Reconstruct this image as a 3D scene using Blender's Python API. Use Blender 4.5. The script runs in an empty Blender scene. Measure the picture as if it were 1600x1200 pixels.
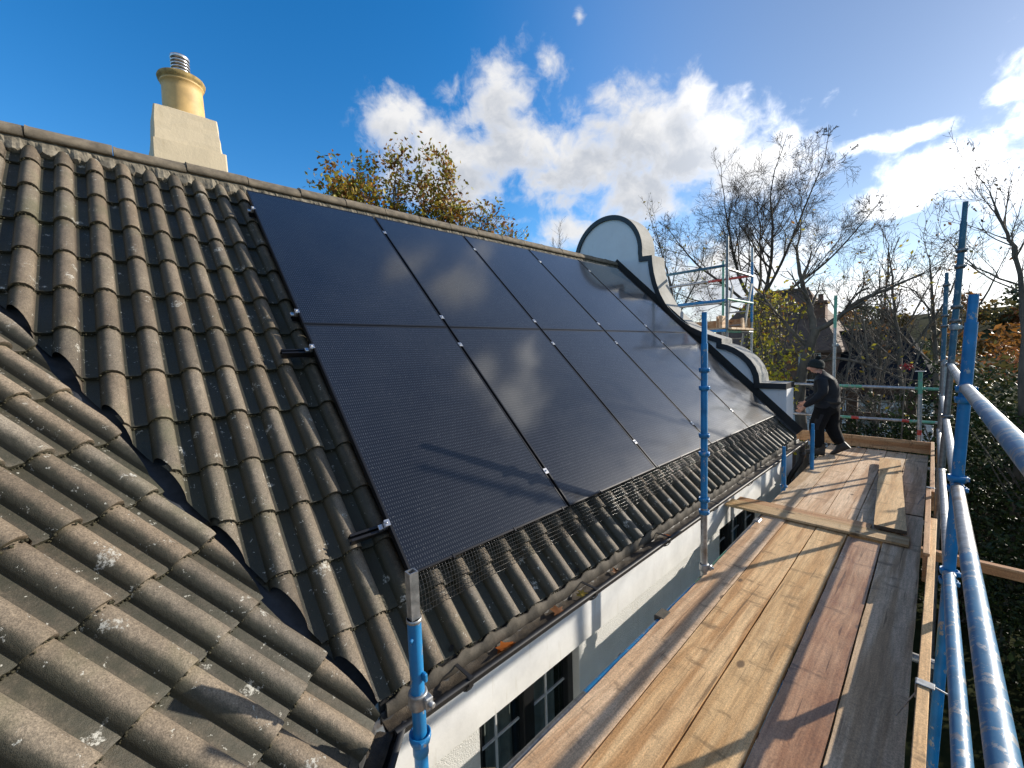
import bpy, bmesh, math, random
import numpy as np
from mathutils import Vector, Matrix
R_ = math.radians
PI = math.pi
random.seed(7)
scene = bpy.context.scene
COL = scene.collection
UP = Vector((0, 0, 1))

# ------------------------------------------------------------------ camera
cam_d = bpy.data.cameras.new("camera")
cam_d.sensor_width = 36.0
cam_d.lens = 36.0 * 645.35 / 1600.0
cam_d.clip_start = 0.02
cam_d.clip_end = 3000
cam = bpy.data.objects.new("camera", cam_d)
COL.objects.link(cam)
CR = ((0.686424, 0.726456, -0.032923), (0.031825, -0.075239, -0.996658), (-0.726505, 0.683082, -0.074765))
CAM = Vector((1.65813, -0.87666, 0.99592))
cam.matrix_world = Matrix(((CR[0][0], -CR[1][0], -CR[2][0], CAM.x), (CR[0][1], -CR[1][1], -CR[2][1], CAM.y),
                           (CR[0][2], -CR[1][2], -CR[2][2], CAM.z), (0, 0, 0, 1)))
scene.camera = cam

# ------------------------------------------------------------------ light and sky
SUN_AZ, SUN_EL = 25.0, 20.5
SKY_STRENGTH = 0.138
SUN_STRENGTH = 4.6
scene.view_settings.view_transform = 'Standard'
scene.view_settings.look = 'None'
scene.view_settings.gamma = 1
scene.view_settings.use_curve_mapping = False
scene.view_settings.exposure = 0.55
sd = bpy.data.lights.new("sun", 'SUN')
sd.energy = SUN_STRENGTH
sd.angle = R_(0.5)
sd.color = (1.0, 0.92, 0.80)
so = bpy.data.objects.new("sun", sd)
COL.objects.link(so)
SDIR = Vector((math.sin(R_(SUN_AZ)) * math.cos(R_(SUN_EL)), math.cos(R_(SUN_AZ)) * math.cos(R_(SUN_EL)), math.sin(R_(SUN_EL))))
so.rotation_euler = SDIR.to_track_quat('Z', 'Y').to_euler()
so.location = (5, 10, 8)

world = bpy.data.worlds.new("World")
scene.world = world
world.use_nodes = True
WN, WL = world.node_tree.nodes, world.node_tree.links
WN.clear()


class NT:
    """small helper round a node tree"""
    def __init__(s, nodes, links):
        s.n, s.l = nodes, links

    def new(s, t, **kw):
        n = s.n.new(t)
        for k, v in kw.items():
            setattr(n, k, v)
        return n

    def put(s, sock, v):
        if isinstance(v, bpy.types.NodeSocket):
            s.l.new(v, sock)
        else:
            sock.default_value = v

    def math(s, op, a, b=None, c=None, clamp=False):
        n = s.new('ShaderNodeMath', operation=op, use_clamp=clamp)
        s.put(n.inputs[0], a)
        if b is not None:
            s.put(n.inputs[1], b)
        if c is not None:
            s.put(n.inputs[2], c)
        return n.outputs[0]

    def vmath(s, op, a, b=None):
        n = s.new('ShaderNodeVectorMath', operation=op)
        s.put(n.inputs[0], a)
        if b is not None:
            s.put(n.inputs[1], b)
        return n.outputs['Value'] if op in ('LENGTH', 'DOT_PRODUCT') else n.outputs[0]

    def noise(s, vec, scale, detail=4, rough=0.55, dist=0.0, out='Fac'):
        n = s.new('ShaderNodeTexNoise')
        if vec is not None:
            s.put(n.inputs['Vector'], vec)
        n.inputs['Scale'].default_value = scale
        n.inputs['Detail'].default_value = detail
        n.inputs['Roughness'].default_value = rough
        n.inputs['Distortion'].default_value = dist
        return n.outputs[out]

    def ramp(s, fac, *stops, mode='LINEAR'):
        n = s.new('ShaderNodeValToRGB')
        n.color_ramp.interpolation = mode
        e = n.color_ramp.elements
        while len(e) < len(stops):
            e.new(0.5)
        for i, (p, c) in enumerate(stops):
            e[i].position = p
            e[i].color = (c, c, c, 1) if not isinstance(c, (tuple, list)) else (*c, 1)
        s.put(n.inputs[0], fac)
        return n.outputs[0]

    def mix(s, fac, a, b, blend='MIX'):
        n = s.new('ShaderNodeMix', data_type='RGBA', blend_type=blend)
        s.put(n.inputs[0], fac)
        for sock, v in ((n.inputs[6], a), (n.inputs[7], b)):
            if isinstance(v, (tuple, list)):
                v = (*v[:3], 1)
            s.put(sock, v)
        return n.outputs[2]

    def step(s, v, lo, hi, smooth=True):
        n = s.new('ShaderNodeMapRange', interpolation_type='SMOOTHSTEP' if smooth else 'LINEAR')
        s.put(n.inputs[0], v)
        n.inputs[1].default_value = lo
        n.inputs[2].default_value = hi
        return n.outputs[0]

    def mapping(s, vec, scale=(1, 1, 1), loc=(0, 0, 0), rot=(0, 0, 0)):
        n = s.new('ShaderNodeMapping')
        s.put(n.inputs[0], vec)
        n.inputs['Location'].default_value = loc
        n.inputs['Rotation'].default_value = rot
        n.inputs['Scale'].default_value = scale
        return n.outputs[0]


W = NT(WN, WL)
tc = W.new('ShaderNodeTexCoord').outputs['Generated']
sky = W.new('ShaderNodeTexSky', sky_type='NISHITA', sun_disc=False)
sky.sun_elevation = R_(SUN_EL)
sky.sun_rotation = R_(SUN_AZ)
sky.air_density = 1.0
sky.dust_density = 0.35
sky.ozone_density = 2.0
sunv = W.vmath('DOT_PRODUCT', tc, tuple(SDIR))
skyc = W.new('ShaderNodeHueSaturation')
W.put(skyc.inputs['Saturation'], W.math('SUBTRACT', 1.42, W.math('MULTIPLY', W.step(sunv, 0.35, 0.92), 0.45)))
W.put(skyc.inputs['Color'], sky.outputs[0])
# cumulus heaps: (azimuth from +Y, elevation, half width, half height in degrees, solidity)
CLOUDS = [(-61.0, 27.6, 4.0, 3.0), (-55.1, 24.5, 6.6, 3.5), (-47.7, 29.4, 5.4, 4.4), (-40.6, 33.3, 3.0, 2.0, .7), (-45.7, 25.0, 9.0, 3.6),
          (-37.3, 23.4, 9.5, 3.8), (-52.7, 21.8, 8.2, 2.8), (-34.3, 26.8, 3.0, 2.2, .6), (-28.4, 24.7, 7.6, 4.0), (-22.9, 27.4, 2.2, 2.4),
          (-23.2, 22.4, 7.2, 3.8), (-16.7, 19.6, 6.0, 3.6), (-14.3, 20.6, 3.0, 2.2), (-30.4, 18.9, 6.0, 3.0), (-46.0, 17.2, 3.6, 0.9, .7),
          (-38.3, 15.2, 4.8, 1.8), (-20.0, 8.4, 9.6, 4.4), (-6.8, 19.4, 2.6, 0.9, .8), (-3.2, 18.9, 3.4, 0.9, .8), (-0.5, 15.2, 3.6, 2.2),
          (-3.4, 13.6, 3.4, 1.3), (3.4, 20.0, 2.4, 0.9, .8), (4.6, 12.7, 2.8, 1.9), (-4.0, 4.2, 28.0, 3.4, .85), (-36.5, 36.8, 1.3, 1.7, .45),
          (-17.5, 26.6, 1.0, 0.9, .35), (-25.0, 57.0, 4.0, 4.5, .8), (-18.0, 52.5, 4.5, 3.6, .85), (-23.0, 48.0, 3.2, 2.6, .7), (2.0, 50.5, 4.5, 2.8, .8), (8.0, 46.5, 6.0, 3.2, .85), (-1.0, 44.5, 4.0, 2.0, .7), (-60, 11, 10, 2.5), (10, 17.5, 6.0, 4.6), (40, 14, 14, 4),
          (85, 34, 26, 16), (135, 42, 30, 20), (-165, 42, 26, 16)]  # this row is out of view, added to brighten and whiten the shade
warp0 = W.noise(tc, 9, 3, out='Color')


def cloud_density(daz, del_):
    """cloud thickness seen along the ray, shifted by a few degrees"""
    sep = W.new('ShaderNodeSeparateXYZ')
    W.put(sep.inputs[0], tc)
    az = W.math('ADD', W.math('MULTIPLY', W.math('ARCTAN2', sep.outputs[0], sep.outputs[1]), 57.2958), daz)
    el = W.math('ADD', W.math('MULTIPLY', W.math('ARCSINE', sep.outputs[2]), 57.2958), del_)
    ae = W.new('ShaderNodeCombineXYZ')
    W.put(ae.inputs[0], az)
    W.put(ae.inputs[1], el)
    vmax = None
    for c in CLOUDS:
        a, e, ra, re = c[:4]
        k = c[4] if len(c) > 4 else 1.0
        d = W.vmath('SUBTRACT', ae.outputs[0], (a, e, 0))
        d = W.vmath('MULTIPLY', d, (0.70 / ra, 0.66 / re, 0))
        v = W.math('SUBTRACT', k, W.vmath('LENGTH', d))
        vmax = v if vmax is None else W.math('SMOOTH_MAX', vmax, v, 0.18)
    nv = W.vmath('ADD', tc, (math.sin(R_(daz)) * 0.6, 0.0, math.sin(R_(del_))))
    nv = W.vmath('ADD', nv, W.vmath('MULTIPLY', W.vmath('SUBTRACT', warp0, (0.5, 0.5, 0.5)), (0.07, 0.07, 0.07)))
    n1 = W.noise(W.mapping(nv, (1, 1, 1.3)), 10.0, 9, 0.58)
    n2 = W.noise(nv, 34.0, 5, 0.62)
    return W.math('ADD', W.math('MULTIPLY', vmax, 1.0), W.math('ADD', W.math('MULTIPLY', W.math('SUBTRACT', n1, 0.50), 2.1), W.math('MULTIPLY', W.math('SUBTRACT', n2, 0.5), 0.7)))


dens = cloud_density(0, 0)
above = cloud_density(1.6, 2.6)          # what lies between this bit of cloud and the sun
mask = W.step(dens, -0.02, 0.80)
shade = W.math('MULTIPLY', W.step(above, -0.05, 0.95), W.step(dens, 0.25, 0.95))
ccol = W.mix(W.math('MULTIPLY', shade, 0.90), (1.0, 0.99, 0.98), (0.56, 0.60, 0.67))
glow = W.step(sunv, 0.55, 1.0)
cstr = W.math('ADD', 0.64, W.math('MULTIPLY', W.math('MULTIPLY', glow, glow), 1.3))
halo = W.math('SUBTRACT', 1.0, W.math('MULTIPLY', W.step(sunv, 0.55, 0.95), 0.36))
bg1 = W.new('ShaderNodeBackground')
W.put(bg1.inputs[0], W.vmath('MULTIPLY', W.vmath('MULTIPLY', skyc.outputs[0], (0.95, 0.99, 1.08)), halo))
bg1.inputs[1].default_value = SKY_STRENGTH
bg2 = W.new('ShaderNodeBackground')
W.put(bg2.inputs[0], ccol)
W.put(bg2.inputs[1], cstr)
mx = W.new('ShaderNodeMixShader')
W.put(mx.inputs[0], W.math('MULTIPLY', mask, 0.97))
WL.new(bg1.outputs[0], mx.inputs[1])
WL.new(bg2.outputs[0], mx.inputs[2])
wo = W.new('ShaderNodeOutputWorld')
WL.new(mx.outputs[0], wo.inputs[0])


# ------------------------------------------------------------------ materials
def new_mat(name):
    m = bpy.data.materials.new(name)
    m.use_nodes = True
    m.node_tree.nodes.clear()
    t = NT(m.node_tree.nodes, m.node_tree.links)
    out = t.new('ShaderNodeOutputMaterial')
    p = t.new('ShaderNodeBsdfPrincipled')
    t.l.new(p.outputs[0], out.inputs[0])
    t.p, t.out, t.m = p, out, m
    return t


def setp(t, color=None, rough=None, metal=None, spec=None, bump=None, bstr=0.3, bdist=0.01, bump2=None):
    if color is not None:
        t.put(t.p.inputs['Base Color'], (*color, 1) if isinstance(color, tuple) else color)
    if rough is not None:
        t.put(t.p.inputs['Roughness'], rough)
    if metal is not None:
        t.put(t.p.inputs['Metallic'], metal)
    if spec is not None:
        t.put(t.p.inputs['Specular IOR Level'], spec)
    if bump is not None:
        b = t.new('ShaderNodeBump')
        b.inputs['Strength'].default_value = bstr
        b.inputs['Distance'].default_value = bdist
        t.put(b.inputs['Height'], bump)
        if bump2 is not None:
            b2 = t.new('ShaderNodeBump')
            b2.inputs['Strength'].default_value = bump2[1]
            b2.inputs['Distance'].default_value = bump2[2]
            t.put(b2.inputs['Height'], bump2[0])
            t.l.new(b2.outputs[0], b.inputs['Normal'])
        t.l.new(b.outputs[0], t.p.inputs['Normal'])
    return t.m


def ocoord(t):
    return t.new('ShaderNodeTexCoord').outputs['Object']


def attr(t, name):
    n = t.new('ShaderNodeAttribute', attribute_name=name)
    return n.outputs['Color']


def orand(t):
    return t.new('ShaderNodeObjectInfo').outputs['Random']


def mat_plain(name, col, rough=0.6, metal=0.0, var=0.25, scale=8.0, bstr=0.0, spec=0.5):
    t = new_mat(name)
    v = ocoord(t)
    n = t.noise(v, scale, 6, 0.6)
    lo = tuple(c * (1 - var) for c in col)
    hi = tuple(min(1, c * (1 + var)) for c in col)
    c = t.ramp(n, (0.3, lo), (0.7, hi))
    if bstr:
        return setp(t, c, rough, metal, spec, bump=t.noise(v, scale * 8, 4), bstr=bstr, bdist=0.003)
    return setp(t, c, rough, metal, spec)


def mat_tile():
    t = new_mat('concrete_tile')
    v = ocoord(t)
    tint = attr(t, 'tint')
    base = t.ramp(t.noise(v, 5.0, 6, 0.6), (0.25, (0.135, 0.108, 0.078)), (0.5, (0.195, 0.160, 0.118)), (0.75, (0.260, 0.217, 0.162)))
    fine = t.noise(v, 220, 3, 0.7)
    base = t.mix(1.0, base, t.ramp(fine, (0.3, 0.48), (0.7, 1.45)), 'MULTIPLY')
    base = t.mix(1.0, base, t.ramp(t.noise(v, 70, 4, 0.75), (0.3, 0.72), (0.7, 1.22)), 'MULTIPLY')
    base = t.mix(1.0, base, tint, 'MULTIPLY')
    # greenish algae
    alg = t.step(t.noise(v, 2.3, 5, 0.65), 0.52, 0.72)
    base = t.mix(t.math('MULTIPLY', alg, 0.50), base, (0.085, 0.088, 0.045))
    # black-green algae plus painted shade on the rolls' off-sun flanks and in the channels
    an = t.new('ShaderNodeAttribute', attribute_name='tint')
    algae_shade = t.math('ADD', t.math('MULTIPLY', an.outputs['Alpha'], 0.62), t.math('MULTIPLY', t.noise(v, 16, 6, 0.72), 0.62))
    base = t.mix(t.math('MULTIPLY', t.step(algae_shade, 0.46, 0.88), 0.86), base, (0.026, 0.027, 0.016))
    # pale lichen rosettes
    vo = t.new('ShaderNodeTexVoronoi', feature='F1')
    wv = t.vmath('ADD', v, t.vmath('MULTIPLY', t.vmath('SUBTRACT', t.noise(v, 22, 5, 0.7, out='Color'), (0.5, 0.5, 0.5)), (0.13, 0.13, 0.13)))
    t.put(vo.inputs['Vector'], wv)
    vo.inputs['Scale'].default_value = 8.5
    cell = t.new('ShaderNodeSeparateColor')
    t.l.new(vo.outputs['Color'], cell.inputs[0])
    rad = t.math('MULTIPLY', t.step(cell.outputs[0], 0.45, 1.0, False), 0.30)
    spot = t.step(t.math('SUBTRACT', rad, vo.outputs['Distance']), 0.0, 0.05)
    spot = t.math('MULTIPLY', spot, t.step(t.noise(v, 75, 5, 0.75), 0.44, 0.60))
    base = t.mix(t.math('MULTIPLY', spot, 0.85), base, (0.46, 0.45, 0.40))
    vo2 = t.new('ShaderNodeTexVoronoi', feature='F1')
    t.put(vo2.inputs['Vector'], wv)
    vo2.inputs['Scale'].default_value = 38
    cell2 = t.new('ShaderNodeSeparateColor')
    t.l.new(vo2.outputs['Color'], cell2.inputs[0])
    sp2 = t.math('MULTIPLY', t.step(cell2.outputs[1], 0.82, 0.84), t.step(t.math('SUBTRACT', 0.22, vo2.outputs['Distance']), 0, 0.08))
    base = t.mix(t.math('MULTIPLY', sp2, 0.75), base, (0.50, 0.49, 0.43))
    b1 = t.noise(v, 420, 2, 0.7)
    b2 = t.noise(v, 45, 5, 0.65)
    return setp(t, base, t.math('SUBTRACT', t.ramp(t.noise(v, 3.1, 4), (0.35, 0.66), (0.7, 0.92)), t.math('MULTIPLY', an.outputs['Alpha'], 0.24)), bump=b1, bstr=0.55, bdist=0.0022, bump2=(b2, 0.45, 0.006), spec=0.4)


def mat_wood(name, tones, wet=0.0, sawn=0.0, knots=True, rough=0.72):
    """sawn softwood, grain along local Y"""
    t = new_mat(name)
    v = ocoord(t)
    r = orand(t)
    off = t.new('ShaderNodeCombineXYZ')
    t.put(off.inputs[0], t.math('MULTIPLY', r, 37.0))
    t.put(off.inputs[1], t.math('MULTIPLY', r, 91.0))
    v = t.vmath('ADD', v, off.outputs[0])
    wv = t.vmath('ADD', t.mapping(v, (1, 0.055, 1)), t.vmath('MULTIPLY', t.noise(t.mapping(v, (1, 0.35, 1)), 2.2, 3, out='Color'), (0.06, 0.02, 0.02)))
    g1 = t.noise(wv, 75, 6, 0.68)
    g2 = t.noise(wv, 14, 4, 0.55)
    big = t.noise(t.mapping(v, (1, 0.45, 1)), 3.0, 5, 0.6)
    c = t.mix(t.step(big, 0.3, 0.7), tones[0], tones[1])
    c = t.mix(t.step(g2, 0.45, 0.66), c, tones[2])
    c = t.mix(1.0, c, t.ramp(g1, (0.32, 0.70), (0.68, 1.16)), 'MULTIPLY')
    c = t.mix(1.0, c, t.ramp(t.noise(t.mapping(v, (1, 0.6, 1)), 170, 3, 0.75), (0.32, 0.66), (0.68, 1.28)), 'MULTIPLY')
    crack = t.step(t.noise(t.mapping(v, (1, 0.03, 1)), 42, 3, 0.5), 0.665, 0.70)
    c = t.mix(t.math('MULTIPLY', crack, 0.65), c, tuple(x * 0.22 for x in tones[2]))
    spl = t.step(t.noise(t.mapping(v, (1, 0.8, 1)), 60, 4, 0.7), 0.71, 0.75)
    c = t.mix(t.math('MULTIPLY', spl, 0.35), c, (0.62, 0.58, 0.52))
    # dark damp blotches and dirt smears
    st = t.math('MULTIPLY', t.step(t.noise(t.mapping(v, (0.75, 1.9, 1)), 5.0, 6, 0.72), 0.545, 0.69), 0.85)
    c = t.mix(st, c, tuple(x * 0.34 for x in tones[0]))
    if knots:
        vo = t.new('ShaderNodeTexVoronoi', feature='F1')
        t.put(vo.inputs['Vector'], t.mapping(v, (1, 0.55, 1)))
        vo.inputs['Scale'].default_value = 4.6
        kd = t.math('SUBTRACT', 0.11, vo.outputs['Distance'])
        kn = t.step(kd, 0.0, 0.05)
        c = t.mix(t.math('MULTIPLY', kn, 0.8), c, (0.06, 0.035, 0.02))
    bump = g1
    if sawn:
        s = t.new('ShaderNodeTexWave', wave_type='BANDS', bands_direction='DIAGONAL')
        t.put(s.inputs['Vector'], t.mapping(v, (0.5, 1, 1)))
        s.inputs['Scale'].default_value = 60
        s.inputs['Distortion'].default_value = 1.0
        c = t.mix(t.math('MULTIPLY', t.math('SUBTRACT', 1.0, s.outputs['Fac']), 0.16 * sawn), c, tuple(x * 0.4 for x in tones[0]))
    rg = t.ramp(t.noise(v, 6, 4), (0.35, max(0.12, rough - 0.6 * wet)), (0.65, rough - 0.3 * wet))
    return setp(t, c, rg, bump=bump, bstr=0.35, bdist=0.002, bump2=(t.noise(v, 25, 4), 0.25, 0.004), spec=0.35 + 0.25 * wet)


def mat_paint_tube(name, col, worn=0.25, metal=(0.38, 0.39, 0.40), rough=0.38):
    t = new_mat(name)
    v = ocoord(t)
    n = t.noise(t.mapping(v, (1, 1, 0.5)), 26, 6, 0.72)
    chip = t.step(n, 0.64 - worn * 0.35, 0.67 - worn * 0.35)
    pc = t.ramp(t.noise(v, 9, 5), (0.3, tuple(c * 0.72 for c in col)), (0.7, tuple(min(1, c * 1.15) for c in col)))
    mc = t.ramp(t.noise(v, 40, 5), (0.3, tuple(c * 0.6 for c in metal)), (0.7, metal))
    c = t.mix(chip, pc, mc)
    return setp(t, c, t.math('ADD', rough, t.math('MULTIPLY', t.noise(v, 30, 4), 0.25)), t.math('MULTIPLY', chip, 0.5), bump=t.noise(v, 70, 4), bstr=0.22, bdist=0.002)


def mat_galv(name='galvanised_steel', tone=0.42):
    t = new_mat(name)
    v = ocoord(t)
    n = t.noise(v, 35, 6, 0.65)
    n2 = t.noise(v, 5, 4)
    c = t.ramp(n, (0.3, (tone * 0.55, tone * 0.57, tone * 0.58)), (0.7, (tone * 1.15, tone * 1.17, tone * 1.18)))
    c = t.mix(t.step(n2, 0.56, 0.74), c, (0.20, 0.17, 0.14))
    return setp(t, c, t.ramp(n2, (0.3, 0.34), (0.7, 0.55)), 0.75, bump=n, bstr=0.15, bdist=0.002)


def mat_panel():
    """black mono cells behind matt glass; UV in metres: u across the panel, v up the panel"""
    t = new_mat('solar_glass')
    uv = t.new('ShaderNodeUVMap', uv_map='UVMap').outputs[0]
    s = t.new('ShaderNodeSeparateXYZ')
    t.put(s.inputs[0], uv)
    u, vv = s.outputs[0], s.outputs[1]

    def line(x, pitch, width):
        f = t.math('FRACT', t.math('DIVIDE', x, pitch))
        d = t.math('ABSOLUTE', t.math('SUBTRACT', f, 0.5))
        return t.math('LESS_THAN', d, width / pitch * 0.5)
    wires = line(u, 0.0126, 0.0018)
    rows = t.step(t.math('ABSOLUTE', t.math('SUBTRACT', t.math('FRACT', t.math('DIVIDE', vv, 0.02275)), 0.5)), 0.16, 0.34)
    dash = t.math('MULTIPLY', wires, rows)
    nz = t.noise(uv, 900, 2, 0.6)
    dash = t.math('MULTIPLY', dash, t.step(nz, 0.35, 0.6))
    gap = t.math('MAXIMUM', line(t.math('ADD', u, 0.0945), 0.189, 0.0026), line(t.math('ADD', vv, 0.02), 0.0910, 0.0018))
    o = ocoord(t)
    cellc = t.ramp(t.noise(o, 2.2, 3), (0.3, (0.006, 0.0065, 0.009)), (0.7, (0.011, 0.012, 0.015)))
    c = t.mix(t.math('MULTIPLY', dash, 0.85), cellc, (0.18, 0.19, 0.20))
    c = t.mix(t.math('MULTIPLY', gap, 0.5), c, (0.004, 0.004, 0.005))
    vo = t.new('ShaderNodeTexVoronoi', feature='F1')
    t.put(vo.inputs['Vector'], o)
    vo.inputs['Scale'].default_value = 70
    ce = t.new('ShaderNodeSeparateColor')
    t.l.new(vo.outputs['Color'], ce.inputs[0])
    dust = t.math('MULTIPLY', t.step(ce.outputs[0], 0.88, 0.90), t.step(t.math('SUBTRACT', 0.17, vo.outputs['Distance']), 0, 0.05))
    c = t.mix(t.math('MULTIPLY', dust, 0.5), c, (0.22, 0.22, 0.21))
    film = t.step(t.noise(o, 1.3, 5, 0.65), 0.25, 0.8)
    c = t.mix(t.math('MULTIPLY', film, 0.012), c, (0.46, 0.48, 0.52))
    fb = t.noise(o, 900, 2, 0.5)
    t.p.inputs['Coat Weight'].default_value = 0.9
    t.p.inputs['Coat Roughness'].default_value = 0.09
    t.p.inputs['Coat IOR'].default_value = 1.6
    return setp(t, c, 0.28, 0.0, 0.10, bump=fb, bstr=0.05, bdist=0.0006)


def mat_render(name, col, bump_scale=150, bstr=0.5, dirt=0.3, dist=0.006):
    t = new_mat(name)
    v = ocoord(t)
    c = t.ramp(t.noise(v, 3.5, 6, 0.6), (0.3, tuple(x * (1 - dirt * 0.35) for x in col)), (0.65, col))
    streak = t.math('MULTIPLY', t.step(t.noise(t.mapping(v, (6, 6, 0.8)), 3, 5, 0.65), 0.57, 0.76), dirt)
    c = t.mix(streak, c, tuple(x * y for x, y in zip(col, (0.62, 0.58, 0.48))))
    return setp(t, c, 0.85, bump=t.noise(v, bump_scale, 4, 0.65), bstr=bstr, bdist=dist, spec=0.3)


def mat_bark(name, col, scale=9):
    t = new_mat(name)
    v = ocoord(t)
    c = t.ramp(t.noise(t.mapping(v, (1, 1, 0.35)), scale, 5, 0.65), (0.3, tuple(x * 0.55 for x in col)), (0.7, tuple(x * 1.3 for x in col)))
    return setp(t, c, 0.85, spec=0.25)


def mat_leaf(name, rough=0.5, trans=0.35, spec=0.4):
    """leaf colour from the 'tint' attribute"""
    t = new_mat(name)
    c = attr(t, 'tint')
    setp(t, c, rough, spec=spec)
    if trans:
        tr = t.new('ShaderNodeBsdfTranslucent')
        t.l.new(c, tr.inputs[0])
        ms = t.new('ShaderNodeMixShader')
        ms.inputs[0].default_value = trans
        t.l.new(t.p.outputs[0], ms.inputs[1])
        t.l.new(tr.outputs[0], ms.inputs[2])
        t.l.new(ms.outputs[0], t.out.inputs[0])
    return t.m


def mat_glass(name):
    t = new_mat(name)
    setp(t, (0.02, 0.024, 0.024), 0.03, 0.0, 0.6)
    tr = t.new('ShaderNodeBsdfTransparent')
    tr.inputs[0].default_value = (0.80, 0.86, 0.84, 1)
    ms = t.new('ShaderNodeMixShader')
    ms.inputs[0].default_value = 0.62
    t.l.new(t.p.outputs[0], ms.inputs[1])
    t.l.new(tr.outputs[0], ms.inputs[2])
    t.l.new(ms.outputs[0], t.out.inputs[0])
    return t.m


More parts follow.
